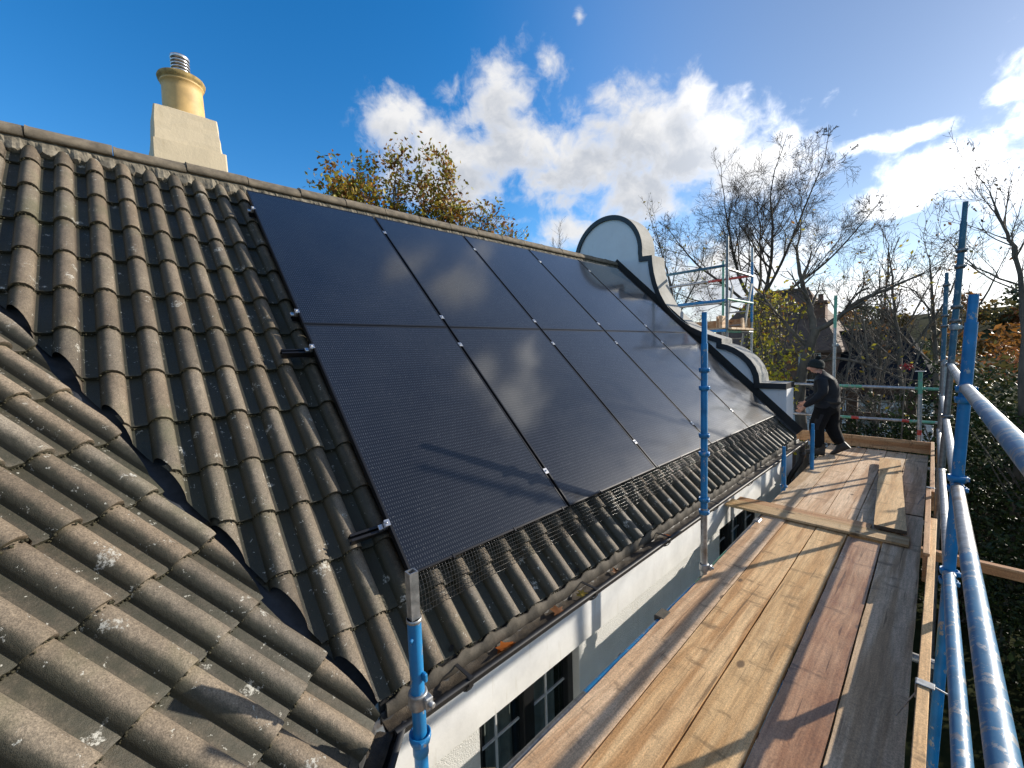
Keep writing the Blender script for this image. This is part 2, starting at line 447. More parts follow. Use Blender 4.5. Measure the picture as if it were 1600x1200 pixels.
MT = dict(
    tile=mat_tile(),
    ridge=mat_plain('ridge_tile', (0.150, 0.122, 0.086), 0.85, var=0.45, scale=14, bstr=0.5),
    mortar=mat_plain('mortar', (0.17, 0.148, 0.112), 0.9, var=0.6, scale=24, bstr=0.6),
    moss=mat_plain('moss', (0.040, 0.036, 0.018), 0.95, var=0.6, scale=60, bstr=0.8),
    lead=mat_plain('lead_flashing', (0.040, 0.045, 0.054), 0.7, 0.0, var=0.5, scale=9, bstr=0.3, spec=0.2),
    felt=mat_plain('roof_felt', (0.02, 0.02, 0.02), 0.9, var=0.2),
    panel=mat_panel(),
    alu_black=mat_plain('black_anodised_frame', (0.022, 0.022, 0.024), 0.36, 0.6, var=0.15),
    alu=mat_plain('aluminium', (0.55, 0.55, 0.56), 0.32, 0.9, var=0.1),
    wire=mat_plain('coated_wire', (0.07, 0.07, 0.07), 0.25, 0.3, var=0.1),
    gutter=mat_plain('black_gutter', (0.016, 0.016, 0.017), 0.55, 0.0, var=0.4, scale=12, bstr=0.15),
    gutin=mat_plain('gutter_silt', (0.045, 0.034, 0.022), 0.6, var=0.6, scale=25, bstr=0.8),
    undercloak=mat_plain('undercloak', (0.085, 0.072, 0.055), 0.85, var=0.35, scale=18, bstr=0.5),
    white=mat_render('white_paint_smooth', (0.87, 0.86, 0.83), 60, 0.2, 0.60, 0.003),
    rough_white=mat_render('roughcast_white', (0.80, 0.79, 0.75), 110, 0.75, 0.35, 0.008),
    gable_white=mat_render('gable_white', (0.70, 0.71, 0.72), 90, 0.2, 0.22, 0.004),
    black_paint=mat_plain('black_masonry_paint', (0.014, 0.014, 0.015), 0.45, var=0.3, bstr=0.15),
    coping=mat_render('coping_concrete', (0.40, 0.385, 0.35), 70, 0.4, 0.75, 0.004),
    cream=mat_render('cream_render', (0.60, 0.505, 0.355), 40, 0.35, 0.25, 0.006),
    pot=mat_plain('buff_clay_pot', (0.58, 0.385, 0.150), 0.6, var=0.22, scale=7, bstr=0.1),
    pot_rim=mat_plain('lichened_pot_rim', (0.30, 0.21, 0.075), 0.85, var=0.5, scale=22, bstr=0.4),
    galv=mat_galv(),
    galv_dark=mat_galv('weathered_steel', 0.22),
    blue=mat_paint_tube('blue_paint', (0.008, 0.180, 0.42), 0.17),
    blue_worn=mat_paint_tube('worn_blue_paint', (0.045, 0.175, 0.31), 0.30),
    teal=mat_paint_tube('faded_teal_paint', (0.030, 0.120, 0.185), 0.15),
    green=mat_paint_tube('pale_green_paint', (0.12, 0.36, 0.24), 0.22),
    red=mat_paint_tube('red_paint', (0.45, 0.045, 0.03), 0.1),
    wood_a=mat_wood('weathered_board', ((0.62, 0.375, 0.17), (0.74, 0.49, 0.25), (0.48, 0.26, 0.105))),
    wood_b=mat_wood('yellow_sawn_board', ((0.65, 0.405, 0.18), (0.76, 0.515, 0.265), (0.52, 0.295, 0.118)), sawn=1.0),
    wood_red=mat_wood('wet_red_board', ((0.42, 0.225, 0.115), (0.52, 0.32, 0.185), (0.31, 0.15, 0.07)), wet=0.75),
    wood_grey=mat_wood('grey_board', ((0.62, 0.44, 0.27), (0.72, 0.54, 0.36), (0.47, 0.31, 0.17)), sawn=0.6),
    wood_new=mat_wood('new_pine', ((0.52, 0.36, 0.19), (0.60, 0.44, 0.25), (0.43, 0.26, 0.11))),
    wood_far=mat_wood('pinkish_board', ((0.62, 0.41, 0.24), (0.76, 0.55, 0.36), (0.49, 0.29, 0.155))),
    toe=mat_wood('toe_board_wood', ((0.47, 0.26, 0.125), (0.53, 0.33, 0.175), (0.40, 0.19, 0.08)), knots=True),
    endgrain=mat_plain('dark_board_end', (0.10, 0.07, 0.045), 0.8, var=0.4, scale=30),
    win_black=mat_plain('black_window_frame', (0.014, 0.014, 0.015), 0.35, var=0.2),
    white_bar=mat_plain('white_glazing_bar', (0.55, 0.55, 0.55), 0.4, var=0.1),
    glass=mat_glass('window_glass'),
    curtain=mat_plain('curtain', (0.35, 0.36, 0.35), 0.9, var=0.15, scale=20),
    bark=mat_bark('grey_bark', (0.125, 0.105, 0.082)),
    bark_dark=mat_bark('dark_bark', (0.085, 0.068, 0.052)),
    bark_pale=mat_bark('pale_bark', (0.150, 0.130, 0.105)),
    leaf=mat_leaf('autumn_leaf'),
    holly=mat_leaf('glossy_leaf', 0.45, 0.12, 0.22),
    grass=mat_plain('grass_ground', (0.030, 0.034, 0.014), 1.0, var=0.5, scale=1.2, bstr=0.3, spec=0.02),
    brick=mat_plain('brown_brick', (0.16, 0.085, 0.055), 0.85, var=0.3, scale=9),
    rooftile_far=mat_plain('brown_plain_tiles', (0.125, 0.075, 0.050), 0.85, var=0.35, scale=5, bstr=0.3),
    slate=mat_plain('dark_slate', (0.016, 0.017, 0.021), 0.95, var=0.3, scale=5, bstr=0.2, spec=0.05),
    farwhite=mat_plain('far_white_wall', (0.62, 0.62, 0.60), 0.8, var=0.08),
    timber_dark=mat_plain('dark_brown_timber', (0.085, 0.050, 0.030), 0.8, var=0.35, scale=6),
    coat=mat_plain('black_padded_jacket', (0.015, 0.016, 0.020), 0.7, var=0.3, scale=10, bstr=0.9, spec=0.25),
    trousers=mat_plain('black_work_trousers', (0.008, 0.008, 0.009), 0.85, var=0.3, scale=20, bstr=0.4, spec=0.15),
    skin=mat_plain('skin', (0.52, 0.27, 0.19), 0.5, var=0.1, scale=20),
    hat=mat_plain('knitted_black_wool', (0.013, 0.018, 0.016), 0.95, var=0.4, scale=90, bstr=0.9),
    boot=mat_plain('black_boot', (0.020, 0.017, 0.014), 0.55, var=0.4, scale=15, bstr=0.3),
    plastic=mat_plain('white_plastic', (0.55, 0.56, 0.58), 0.4, var=0.1),
)


# ------------------------------------------------------------------ mesh helpers
class MB:
    def __init__(s):
        s.v, s.f, s.mi, s.sm = [], [], [], []

    def add(s, verts, faces, mat=0, smooth=False):
        o = len(s.v)
        s.v.extend([tuple(p) for p in verts])
        for f in faces:
            s.f.append(tuple(i + o for i in f))
            s.mi.append(mat)
            s.sm.append(smooth)
        return s

    def quad(s, a, b, c, d, mat=0):
        return s.add([a, b, c, d], [(0, 1, 2, 3)], mat)

    def box(s, c, size, rot=None, mat=0, taper=None):
        hx, hy, hz = size[0] / 2, size[1] / 2, size[2] / 2
        P = []
        for z in (-hz, hz):
            k = 1 if (taper is None or z < 0) else taper
            for x, y in ((-hx, -hy), (hx, -hy), (hx, hy), (-hx, hy)):
                p = Vector((x * k, y * k, z))
                if rot is not None:
                    p = rot @ p
                P.append(p + Vector(c))
        return s.add(P, [(3, 2, 1, 0), (4, 5, 6, 7), (0, 1, 5, 4), (1, 2, 6, 5), (2, 3, 7, 6), (3, 0, 4, 7)], mat)

    def bbox(s, c, size, rot=None, mat=0, b=0.004):
        """box with chamfered edges"""
        bm = bmesh.new()
        bmesh.ops.create_cube(bm, size=1)
        for v in bm.verts:
            v.co = Vector((v.co.x * size[0], v.co.y * size[1], v.co.z * size[2]))
        bmesh.ops.bevel(bm, geom=list(bm.edges), offset=b, segments=1, affect='EDGES')
        for v in bm.verts:
            if rot is not None:
                v.co = rot @ v.co
            v.co += Vector(c)
        bm.verts.index_update()
        s.add([v.co for v in bm.verts], [tuple(v.index for v in f.verts) for f in bm.faces], mat)
        bm.free()
        return s

    def rings(s, rings, close=False, cap=True, mat=0, smooth=True, mats=None):
        n = len(rings[0])
        V = [p for r in rings for p in r]
        F, M_ = [], []
        for i in range(len(rings) - 1):
            for j in range(n):
                k = (j + 1) % n
                F.append((i * n + j, i * n + k, (i + 1) * n + k, (i + 1) * n + j))
                M_.append(mats[i] if mats else mat)
        o = len(s.f)
        s.add(V, F, mat, smooth)
        for i, m_ in enumerate(M_):
            s.mi[o + i] = m_
        if cap:
            m = len(rings) - 1
            s.add(rings[0], [tuple(range(n - 1, -1, -1))], M_[0] if M_ else mat)
            s.add(rings[m], [tuple(range(n))], M_[-1] if M_ else mat)
        return s

    def tube(s, pts, r, seg=14, mat=0, cap=True, mats=None, smooth=True):
        pts = [Vector(p) for p in pts]
        rs = r if isinstance(r, (list, tuple)) else [r] * len(pts)
        rings = []
        prev = None
        for i, p in enumerate(pts):
            a = pts[max(i - 1, 0)]
            b = pts[min(i + 1, len(pts) - 1)]
            d = (b - a).normalized()
            if prev is None:
                x = d.orthogonal().normalized()
                if abs(d.z) > 0.9:
                    x = Vector((1, 0, 0)) - d * d.x
                    x.normalize()
            else:
                x = (prev - d * prev.dot(d)).normalized()
            prev = x
            y = d.cross(x)
            rings.append([p + (x * math.cos(2 * PI * k / seg) + y * math.sin(2 * PI * k / seg)) * rs[i] for k in range(seg)])
        return s.rings(rings, cap=cap, mat=mat, mats=mats, smooth=smooth)

    def lathe(s, c, prof, seg=24, mat=0, axis=None, cap=True, mats=None):
        q = Matrix.Identity(3) if axis is None else Vector(axis).to_track_quat('Z', 'Y').to_matrix()
        rings = [[Vector(c) + q @ Vector((r * math.cos(2 * PI * k / seg), r * math.sin(2 * PI * k / seg), z)) for k in range(seg)] for r, z in prof]
        return s.rings(rings, cap=cap, mat=mat, mats=mats)

    def build(s, name, mats, parent=None, tint=None):
        me = bpy.data.meshes.new(name)
        me.from_pydata(s.v, [], s.f)
        if not isinstance(mats, (list, tuple)):
            mats = [mats]
        for m in mats:
            me.materials.append(m)
        me.polygons.foreach_set('material_index', s.mi)
        me.polygons.foreach_set('use_smooth', s.sm)
        if tint is not None:
            ca = me.color_attributes.new('tint', 'FLOAT_COLOR', 'POINT')
            ca.data.foreach_set('color', np.asarray(tint, np.float32).ravel())
        me.update()
        return link(name, me, parent)


def link(name, me, parent=None):
    o = bpy.data.objects.new(name, me)
    COL.objects.link(o)
    if parent is not None:
        o.parent = parent
        o.matrix_parent_inverse = Matrix.Translation(-abs_loc(parent)) if parent.rotation_euler.z == 0 else parent_inv(parent)
    return o


def abs_loc(o):
    l = Vector(o.location)
    p = o.parent
    if p is not None and o.type == 'EMPTY':
        l += abs_loc(p)
    return l


def parent_inv(o):
    return (Matrix.Translation(o.location) @ o.rotation_euler.to_matrix().to_4x4()).inverted()


def tag(o, label=None, cat=None, group=None, kind=None):
    if label:
        o['label'] = label
    if cat:
        o['category'] = cat
    if group:
        o['group'] = group
    if kind:
        o['kind'] = kind
    return o


def empty(name, loc, label=None, cat=None, group=None):
    o = bpy.data.objects.new(name, None)
    o.empty_display_size = 0.1
    COL.objects.link(o)
    o.location = loc
    return tag(o, label, cat, group)


def quads_object(name, P, X, Y, mat, tint, parent=None, bend=True):
    """many small leaf-like faces: centres P, half axes X and Y (n x 3 arrays); a leaf is two triangles folded on its axis"""
    n = len(P)
    if bend:
        N = np.cross(X, Y)
        N /= np.linalg.norm(N, axis=1)[:, None] + 1e-9
        w = np.linalg.norm(X, axis=1)[:, None]
        V = np.stack([P - Y, P + X + N * w * 0.35, P + Y, P - X + N * w * 0.35], 1).reshape(-1, 3)
        idx = np.arange(n)[:, None] * 4
        F = np.concatenate([idx + np.array([[0, 1, 2]]), idx + np.array([[0, 2, 3]])], 1).reshape(-1, 3)
        k = 3
    else:
        V = np.stack([P - X - Y, P + X - Y, P + X + Y, P - X + Y], 1).reshape(-1, 3)
        F = np.arange(n * 4).reshape(-1, 4)
        k = 4
    me = bpy.data.meshes.new(name)
    me.vertices.add(len(V))
    me.vertices.foreach_set('co', V.astype(np.float32).ravel())
    me.loops.add(F.size)
    me.loops.foreach_set('vertex_index', F.astype(np.int32).ravel())
    me.polygons.add(len(F))
    me.polygons.foreach_set('loop_start', np.arange(len(F), dtype=np.int32) * k)
    me.polygons.foreach_set('loop_total', np.full(len(F), k, np.int32))
    me.materials.append(mat)
    ca = me.color_attributes.new('tint', 'FLOAT_COLOR', 'POINT')
    c = np.ones((n, 4), np.float32)
    c[:, :3] = tint
    ca.data.foreach_set('color', np.repeat(c, 4, 0).ravel())
    me.update(calc_edges=True)
    me.validate()
    return link(name, me, parent)


RNG = np.random.default_rng(11)


def rand_axes(n, size, flat=0.0):
    d = RNG.normal(size=(n, 3))
    d /= np.linalg.norm(d, axis=1)[:, None]
    e = RNG.normal(size=(n, 3))
    e -= d * (e * d).sum(1)[:, None]
    e /= np.linalg.norm(e, axis=1)[:, None]
    s = size * RNG.uniform(0.6, 1.3, (n, 1))
    return e * s * 0.5, d * s


# ------------------------------------------------------------------ frames of reference
TH = R_(44.2988)
ST, CT = math.sin(TH), math.cos(TH)
PN, PY, PS = Vector((ST, 0, CT)), Vector((0, 1, 0)), Vector((-CT, 0, ST))     # main roof: normal, along, up-slope


def rp(u, v, h):
    """point on the main roof: u along the eaves, v up the slope, h above the panel glass"""
    return PY * u + PS * v + PN * h


WA, WP = R_(-47.0), R_(41.0)
WE = Vector((math.sin(WA), math.cos(WA), 0))
WD = Vector((math.cos(WA), -math.sin(WA), 0))
WNm = Vector((WD.x * math.sin(WP), WD.y * math.sin(WP), math.cos(WP)))
WS = -WD * math.cos(WP) + UP * math.sin(WP)
W0 = Vector((0.171, -0.252, -0.335))


def wp(u, v, h):
    return W0 + WE * u + WS * v + WNm * h


GROUND = -5.0
DECK = -0.75

# ================================================================== the house
house = empty('house', (-2.85, 2.5, GROUND), 'white rendered house with brown tiled roof and curved parapet gable', 'house')

RP = 0.154                      # spacing of the tile rolls
ROLL_H = 0.050


def roll_profile(x):
    """height of the tile at distance x from a roll crest"""
    x = abs(x)
    w = 0.0465
    if x < w:
        return ROLL_H * math.sqrt(max(0.0, 1 - (x / w) ** 2)) ** 1.05
    return 0.0015 * math.cos((x - w) / 0.025 * PI)


XS = [-0.077, -0.066, -0.055, -0.048, -0.0463, -0.0445, -0.040, -0.031, -0.018, 0.0, 0.018, 0.031, 0.040, 0.0445, 0.0463, 0.048, 0.055, 0.066]


def tile_roof(name, pt, u0, u1, phase, butts, top, base, parent, cut, seed, pan=0.4, age=1.0, wet=0.0):  # wet widens the painted flank shade and deepens the channels
    """courses of double-roll tiles; pt(u,v,h) maps to the world; base = height of the tile bed; cut=(co,no) trims the valley side"""
    rnd = random.Random(seed)
    V, F, T = [], [], []
    k0 = int(math.floor((u0 - phase) / RP)) - 1
    k0 -= k0 % 2
    k1 = int(math.ceil((u1 - phase) / RP)) + 1
    bl = list(butts) + [top]
    edges = []                     # butt polylines for the moss
    for ci in range(len(butts)):
        b, nx = bl[ci], bl[ci + 1]
        vt = min(nx + 0.05, top + 0.02)
        g = nx - b
        for k in range(k0, k1, 2):
            uu = phase + k * RP
            j = rnd.uniform(-0.005, 0.005)
            jh = rnd.uniform(-0.0015, 0.0025)
            jr = rnd.uniform(-0.018, 0.018)
            t = rnd.uniform(0.66, 1.18) * age
            tw = rnd.uniform(-0.03, 0.07)
            tc_ = (t * (1 + tw), t, t * (1 - tw), 0.3)
            us = [uu + c * RP + x for c in (0, 1, 2) for x in XS if 0.033 < c * RP + x < 2 * RP + 0.046]
            if us[0] > u1 or us[-1] < u0:
                continue
            n = len(us)
            o = len(V)
            rows = (b, b + 0.012, b + g * 0.5, vt)
            for ri, v in enumerate(rows):
                f = (v - b) / g
                lift = 0.024 * (1 - f)
                for i, u in enumerate(us):
                    d = (u - phase) / RP
                    h = roll_profile((d - round(d)) * RP) + lift + jh
                    h += 0.0045 * max(0.0, (i / (n - 1) - 0.5) * 2)      # the lapping edge rides on its neighbour
                    if ri == 0:
                        h -= 0.003
                    V.append(pt(u, v + j + jr * (u - uu - RP / 2) * 1.2 + (0.0 if ri else rnd.uniform(-0.0012, 0.0012)), base + h))
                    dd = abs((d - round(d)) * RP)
                    pk = 1.0 if dd < 0.040 else (pan if dd > 0.050 else 1.0 - (1 - pan) * (dd - 0.040) / 0.010)  # channels toned down: staining, plus painted shade on the main slope
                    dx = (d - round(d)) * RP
                    algae_shade = min(1.0, max(0.0, (wet - 0.004 - dx) / 0.036)) if dx < wet else 0.0  # weight of algae and painted shade on the flank away from the sun
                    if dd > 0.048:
                        algae_shade = (0.75 if dx < 0 else 0.60) + 12 * wet  # weight of algae and painted shade in the channels; wet deepens it
                    T.append((tc_[0] * pk, tc_[1] * pk, tc_[2] * pk, algae_shade))
            for i, u in enumerate(us):            # foot of the butt face
                d = (u - phase) / RP
                h = roll_profile((d - round(d)) * RP) + jh + 0.002
                V.append(pt(u, b + j + 0.002 + jr * (u - uu - RP / 2) * 1.2, base + h))
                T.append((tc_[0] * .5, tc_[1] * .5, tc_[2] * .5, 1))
            for r in range(3):
                for i in range(n - 1):
                    F.append((o + r * n + i, o + r * n + i + 1, o + (r + 1) * n + i + 1, o + (r + 1) * n + i))
            q = o + 4 * n
            for i in range(n - 1):
                F.append((q + i, q + i + 1, o + i + 1, o + i))
            # the thickness of the lapping edge
            for i, sgn in ((n - 1, 1),):
                a, bb = V[o + i], V[o + 3 * n + i]
                dn = pt(0, 0, -0.012) - pt(0, 0, 0)
                V.extend([a + dn, bb + dn])
                T.extend([tc_, tc_])
                F.append((o + i, len(V) - 2, len(V) - 1, o + 3 * n + i))
            edges.append([(u, b + j, base + roll_profile((((u - phase) / RP) - round((u - phase) / RP)) * RP)) for u in us])
    bm = bmesh.new()
    lay = bm.verts.layers.float_color.new('tint')
    vs = []
    for p, c in zip(V, T):
        v = bm.verts.new(p)
        v[lay] = c
        vs.append(v)
    for f in F:
        try:
            bm.faces.new([vs[i] for i in f]).smooth = True
        except ValueError:
            pass
    for co, no in cut:
        bmesh.ops.bisect_plane(bm, geom=list(bm.verts) + list(bm.edges) + list(bm.faces), plane_co=co, plane_no=no, clear_outer=True, dist=1e-5)
    me = bpy.data.meshes.new(name)
    bm.to_mesh(me)
    bm.free()
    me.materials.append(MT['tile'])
    at = me.attributes.get('tint')
    try:
        me.set_sharp_from_angle(angle=R_(38))
    except Exception:
        pass
    o = link(name, me, parent)
    # crumbs of moss along the butts
    mp = MB()
    for line in edges:
        for (u, v, h) in line:
            d = (u - phase) / RP
            x = abs((d - round(d)) * RP)
            for _ in range(2):
                if rnd.random() < 0.62:
                    uj, vj = u + rnd.uniform(-0.006, 0.006), v - rnd.uniform(-0.003, 0.006)
                    p = pt(uj, vj, h + rnd.uniform(0.003, 0.012))
                    if any((p - co).dot(no) > -0.01 for co, no in cut):
                        continue
                    r = rnd.uniform(0.0025, 0.0065)
                    q = Matrix.Rotation(rnd.uniform(0, 6), 3, Vector((rnd.random(), rnd.random(), rnd.random() + .1)).normalized())
                    mp.add([p + q @ Vector(c) * r for c in ((1, 0, 0), (-1, 0.2, 0), (0, 1, 0.2), (0.1, -1, 0), (0, 0, 1), (0, 0.1, -1))],
                           [(0, 2, 4), (2, 1, 4), (1, 3, 4), (3, 0, 4), (2, 0, 5), (1, 2, 5), (3, 1, 5), (0, 3, 5)], 0, True)
    m = mp.build('moss', MT['moss'], o)
    m['kind'] = 'stuff'
    return o


# valley line between the two roofs
BASE_M = -0.160
BASE_W = -0.050
vdir = PN.cross(WNm)
if vdir.z < 0:
    vdir = -vdir
vdir.normalize()
# a point on both beds
A_ = np.array([list(PN), list(WNm), [0, 0, 1]])
b_ = np.array([BASE_M, WNm.dot(W0) + BASE_W, -0.36])
VP = Vector(np.linalg.solve(A_, b_))
vside = Vector((vdir.y, -vdir.x, 0)).normalized()          # horizontal, to the main-roof side
if vside.y < 0:
    vside = -vside
cut_main = [(VP + vside * 0.024, -vside), (Vector((0, 6.12, 0)), Vector((0, 1, 0)))]
cut_wing = [(VP - vside * 0.020, vside)]
BUTT_M = [-0.365, -0.07, 0.247, 0.555, 0.850, 1.165, 1.493, 1.825, 2.150, 2.492, 2.840, 3.195, 3.530]
RIDGE_V = 3.86
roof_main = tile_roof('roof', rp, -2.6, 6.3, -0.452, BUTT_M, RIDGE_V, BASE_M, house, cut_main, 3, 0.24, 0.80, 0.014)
BUTT_W = [-0.03, 0.270, 0.603, 0.920, 1.232, 1.55, 1.87, 2.19, 2.51, 2.83, 3.15, 3.47]
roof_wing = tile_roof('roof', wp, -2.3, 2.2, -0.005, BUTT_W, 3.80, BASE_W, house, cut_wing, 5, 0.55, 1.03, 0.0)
roof_wing['label'] = 'brown tiled wing roof meeting the main slope at a valley'

# roofing felt beds under the tiles, and the hidden rear slope
mb = MB()
va, vb = VP - vdir * 0.05, VP + vdir * 4.3
mb.quad(rp(VP.y - 0.05, -0.33, -0.175), rp(6.12, -0.33, -0.175), rp(6.12, RIDGE_V, -0.175), rp(vb.y, RIDGE_V, -0.175))
mb.quad(wp(-2.4, -0.02, -0.07), W0 + WNm * -0.07, W0 + WNm * -0.07 + vdir * 4.3, wp(-2.4, 3.9, -0.07))
mb.build('roof_felt', MT['felt'], roof_main)
rt = rp(0, RIDGE_V, -0.13)
RX, RZ = rt.x, rt.z
mb = MB()
rear = Vector((-CT, 0, -ST))
a = Vector((RX, 6.12, RZ))
b = Vector((RX, -3.2, RZ))
mb.add([a, b, b + rear * 4.2, a + rear * 4.2, a + rear * 4.2 - UP * .06, b + rear * 4.2 - UP * .06, a - UP * .06, b - UP * .06],
       [(0, 1, 2, 3), (3, 2, 5, 4), (6, 4, 5, 7), (0, 3, 4, 6), (1, 7, 5, 2)])
rr = mb.build('roof', MT['rooftile_far'], house)
rr['label'] = 'rear slope of the tiled roof'

# valley flashing: a folded lead strip
mb = MB()
n_ = 24
L_ = []
for i in range(n_ + 1):
    p = VP + vdir * (-0.02 + 4.2 * i / n_) - UP * 0.012
    dm = (PN.cross(vdir)).normalized()
    if dm.dot(vside) < 0:
        dm = -dm
    dw = (WNm.cross(vdir)).normalized()
    if dw.dot(vside) > 0:
        dw = -dw
    L_.append((p + dw * 0.22, p + dw * 0.03 + UP * 0.002, p + dm * 0.03 + UP * 0.002, p + dm * 0.22))
V_ = [q for r in L_ for q in r]
F_ = [(i * 4 + j, i * 4 + j + 1, i * 4 + j + 5, i * 4 + j + 4) for i in range(n_) for j in range(3)]
mb.add(V_, F_, 0, True)
mb.build('valley_flashing', MT['lead'], house)

# ridge tiles and their mortar
mb = MB()
tints = []
y = -3.0
rnd = random.Random(2)
RCZ = RZ - 0.035
while y < 6.10:
    L = 0.44
    y2 = min(y + L - 0.006, 6.12)
    r = 0.128 + rnd.uniform(-0.003, 0.003)
    dz = rnd.uniform(-0.004, 0.004)
    t = rnd.uniform(0.8, 1.2)
    prof = []
    for k in range(13):
        a = PI * (0.02 + 0.96 * k / 12)
        prof.append((r * math.cos(a) * 1.05, r * 0.92 * math.sin(a) ** 0.8))
    prof += [(x * 0.84, z * 0.82 - 0.004) for x, z in reversed(prof)]
    rings = [[Vector((RX + x, yy, RCZ + z + dz + (0.006 if yy == y else 0))) for x, z in prof] for yy in (y, y + .02, y2 - .02, y2)]
    n0 = len(mb.v)
    mb.rings(rings, smooth=True)
    tints += [(t, t * rnd.uniform(.96, 1), t * .95, 1)] * (len(mb.v) - n0)
    y += L
ridge = mb.build('ridge_tile', MT['ridge'], house)
ridge.name = 'ridge'
ridge['label'] = 'row of half-round ridge tiles bedded in mortar'
mb = MB()
rings = []
y = -3.0
while y < 6.12:
    o1, o2 = rnd.uniform(-.012, .014), rnd.uniform(-.018, .012)
    d_ = (y + 0.452) / RP
    bl2 = 0.012 * math.cos((d_ - round(d_)) * 2 * PI)
    rings.append([Vector((RX + 0.102, y, RCZ + 0.022 + o1 * .5)), Vector((RX + 0.114 + o1 * .3, y, RCZ - 0.006 + o2 * .4)), Vector((RX + 0.122 - bl2 + o2 * .4, y, RCZ - 0.045 + o1 * .6)), Vector((RX + 0.138 - bl2 + o1 * .6, y, RCZ - 0.085 + o2)), Vector((RX + 0.10, y, RCZ - 0.13))])
    y += 0.017
mb.rings(rings, mat=0, smooth=False)
mb.build('mortar', MT['mortar'], ridge)

# chimney
ch = MB()
CX = -3.235


def frustum(mb, x0, x1, y0, y1, z0, z1, inset=0.0, mat=0, jit=0.003):
    n = 6
    rings = []
    for i in range(n + 1):
        f = i / n
        z = z0 + (z1 - z0) * f
        ins = inset * f
        ring = []
        for (a, b) in ((x0 + ins, y0 + ins), (x1 - ins, y0 + ins), (x1 - ins, y1 - ins), (x0 + ins, y1 - ins)):
            ring.append((a, b))
        pts = []
        for k in range(4):
            a, b = Vector((*ring[k], z)), Vector((*ring[(k + 1) % 4], z))
            for q in (0.02, 0.25, 0.5, 0.75, 0.98):
                p = a.lerp(b, q)
                pts.append(p + Vector((rnd.uniform(-jit, jit), rnd.uniform(-jit, jit), rnd.uniform(-jit, jit) * .5)))
        rings.append(pts)
    mb.rings(rings, smooth=False, mat=mat)


frustum(ch, -3.53, -2.965, -0.560, -0.025, 2.20, 2.900, 0.006)
frustum(ch, -3.50, -2.975, -0.542, -0.060, 2.900, 3.185, 0.020)
frustum(ch, -3.48, -2.995, -0.518, -0.088, 3.185, 3.235, 0.10, jit=0.003)
chimney = ch.build('chimney', MT['cream'], house)
mb = MB()
PCY = -0.286
mb.lathe((CX, PCY, 3.19), [(0.160, 0.0), (0.156, 0.05), (0.151, 0.26), (0.149, 0.312), (0.160, 0.317), (0.162, 0.325), (0.159, 0.333), (0.172, 0.342), (0.178, 0.367), (0.171, 0.384), (0.145, 0.388), (0.132, 0.377), (0.130, 0.25)], 40, mats=[0] * 6 + [1] * 6)
potp = mb.build('chimney_pot', [MT['pot'], MT['pot_rim']], chimney)
mb = MB()
prof = [(0.066, 0.0), (0.072, 0.03), (0.072, 0.055)]
z = 0.055
mats = [0, 0]
for k in range(5):
    prof += [(0.070, z + 0.003), (0.060, z + 0.006), (0.060, z + 0.015), (0.070, z + 0.018), (0.072, z + 0.028)]
    mats += [0, 1, 1, 0, 0]
    z += 0.028
prof += [(0.074, z + 0.012), (0.070, z + 0.020), (0.01, z + 0.022)]
mats += [0, 0, 0]
mb.lathe((CX, PCY + 0.0, 3.555), prof, 28, mats=mats)
cw = mb.build('chimney_cowl', [MT['alu'], MT['felt']], chimney)

# ------------------------------------------------------------------ walls
WX = -0.02


def wall_open(mb, x, ys, zs, openings, depth, mat=0):
    """wall in the plane X=x with rectangular openings (y0,y1,z0,z1) and inward reveals"""
    Y = sorted({ys[0], ys[1], *[o[0] for o in openings], *[o[1] for o in openings]})
    Z = sorted({zs[0], zs[1], *[o[2] for o in openings], *[o[3] for o in openings]})
    for i in range(len(Y) - 1):
        for j in range(len(Z) - 1):
            cy, cz = (Y[i] + Y[i + 1]) / 2, (Z[j] + Z[j + 1]) / 2
            if any(o[0] < cy < o[1] and o[2] < cz < o[3] for o in openings):
                continue
            mb.quad((x, Y[i], Z[j]), (x, Y[i + 1], Z[j]), (x, Y[i + 1], Z[j + 1]), (x, Y[i], Z[j + 1]), mat)
    for (a, b, c, d) in openings:
        x2 = x - depth
        mb.quad((x, a, c), (x, a, d), (x2, a, d), (x2, a, c), mat)
        mb.quad((x, b, d), (x, b, c), (x2, b, c), (x2, b, d), mat)
        mb.quad((x, a, d), (x, b, d), (x2, b, d), (x2, a, d), mat)
        mb.quad((x, b, c), (x, a, c), (x2, a, c), (x2, b, c), mat)


WIN = [(0.375, 1.245, -2.15, -0.975), (3.75, 5.15, -2.15, -0.90)]
mb = MB()
wall_open(mb, WX, (-0.10, 6.12), (GROUND, -0.972), [(a, b, c, min(d, -0.9725)) for a, b, c, d in WIN], 0.11)
# far side and back of the house
BXX = -5.7
mb.quad((BXX, -3.2, GROUND), (BXX, 6.12, GROUND), (BXX, 6.12, -0.3), (BXX, -3.2, -0.3))
# wing walls, set in under its eaves
wc = W0 - WD * 0.24
w1 = Vector((WX, wc.y + (WX - wc.x) * WE.y / WE.x, 0))
w2 = w1 - WE * 3.4
w3 = w2 - WD * 6
for a, b in ((w1, w2), (w2, w3)):
    mb.quad((a.x, a.y, GROUND), (b.x, b.y, GROUND), (b.x, b.y, -0.44), (a.x, a.y, -0.44))
mb.quad((BXX, 6.12, GROUND), (WX, 6.12, GROUND), (WX, 6.12, -0.5), (BXX, 6.12, -0.5))
if w1.y < -0.10:
    mb.quad((WX, w1.y, GROUND), (WX, -0.10, GROUND), (WX, -0.10, -0.972), (WX, w1.y, -0.972))
mb.build('wall', MT['rough_white'], house)
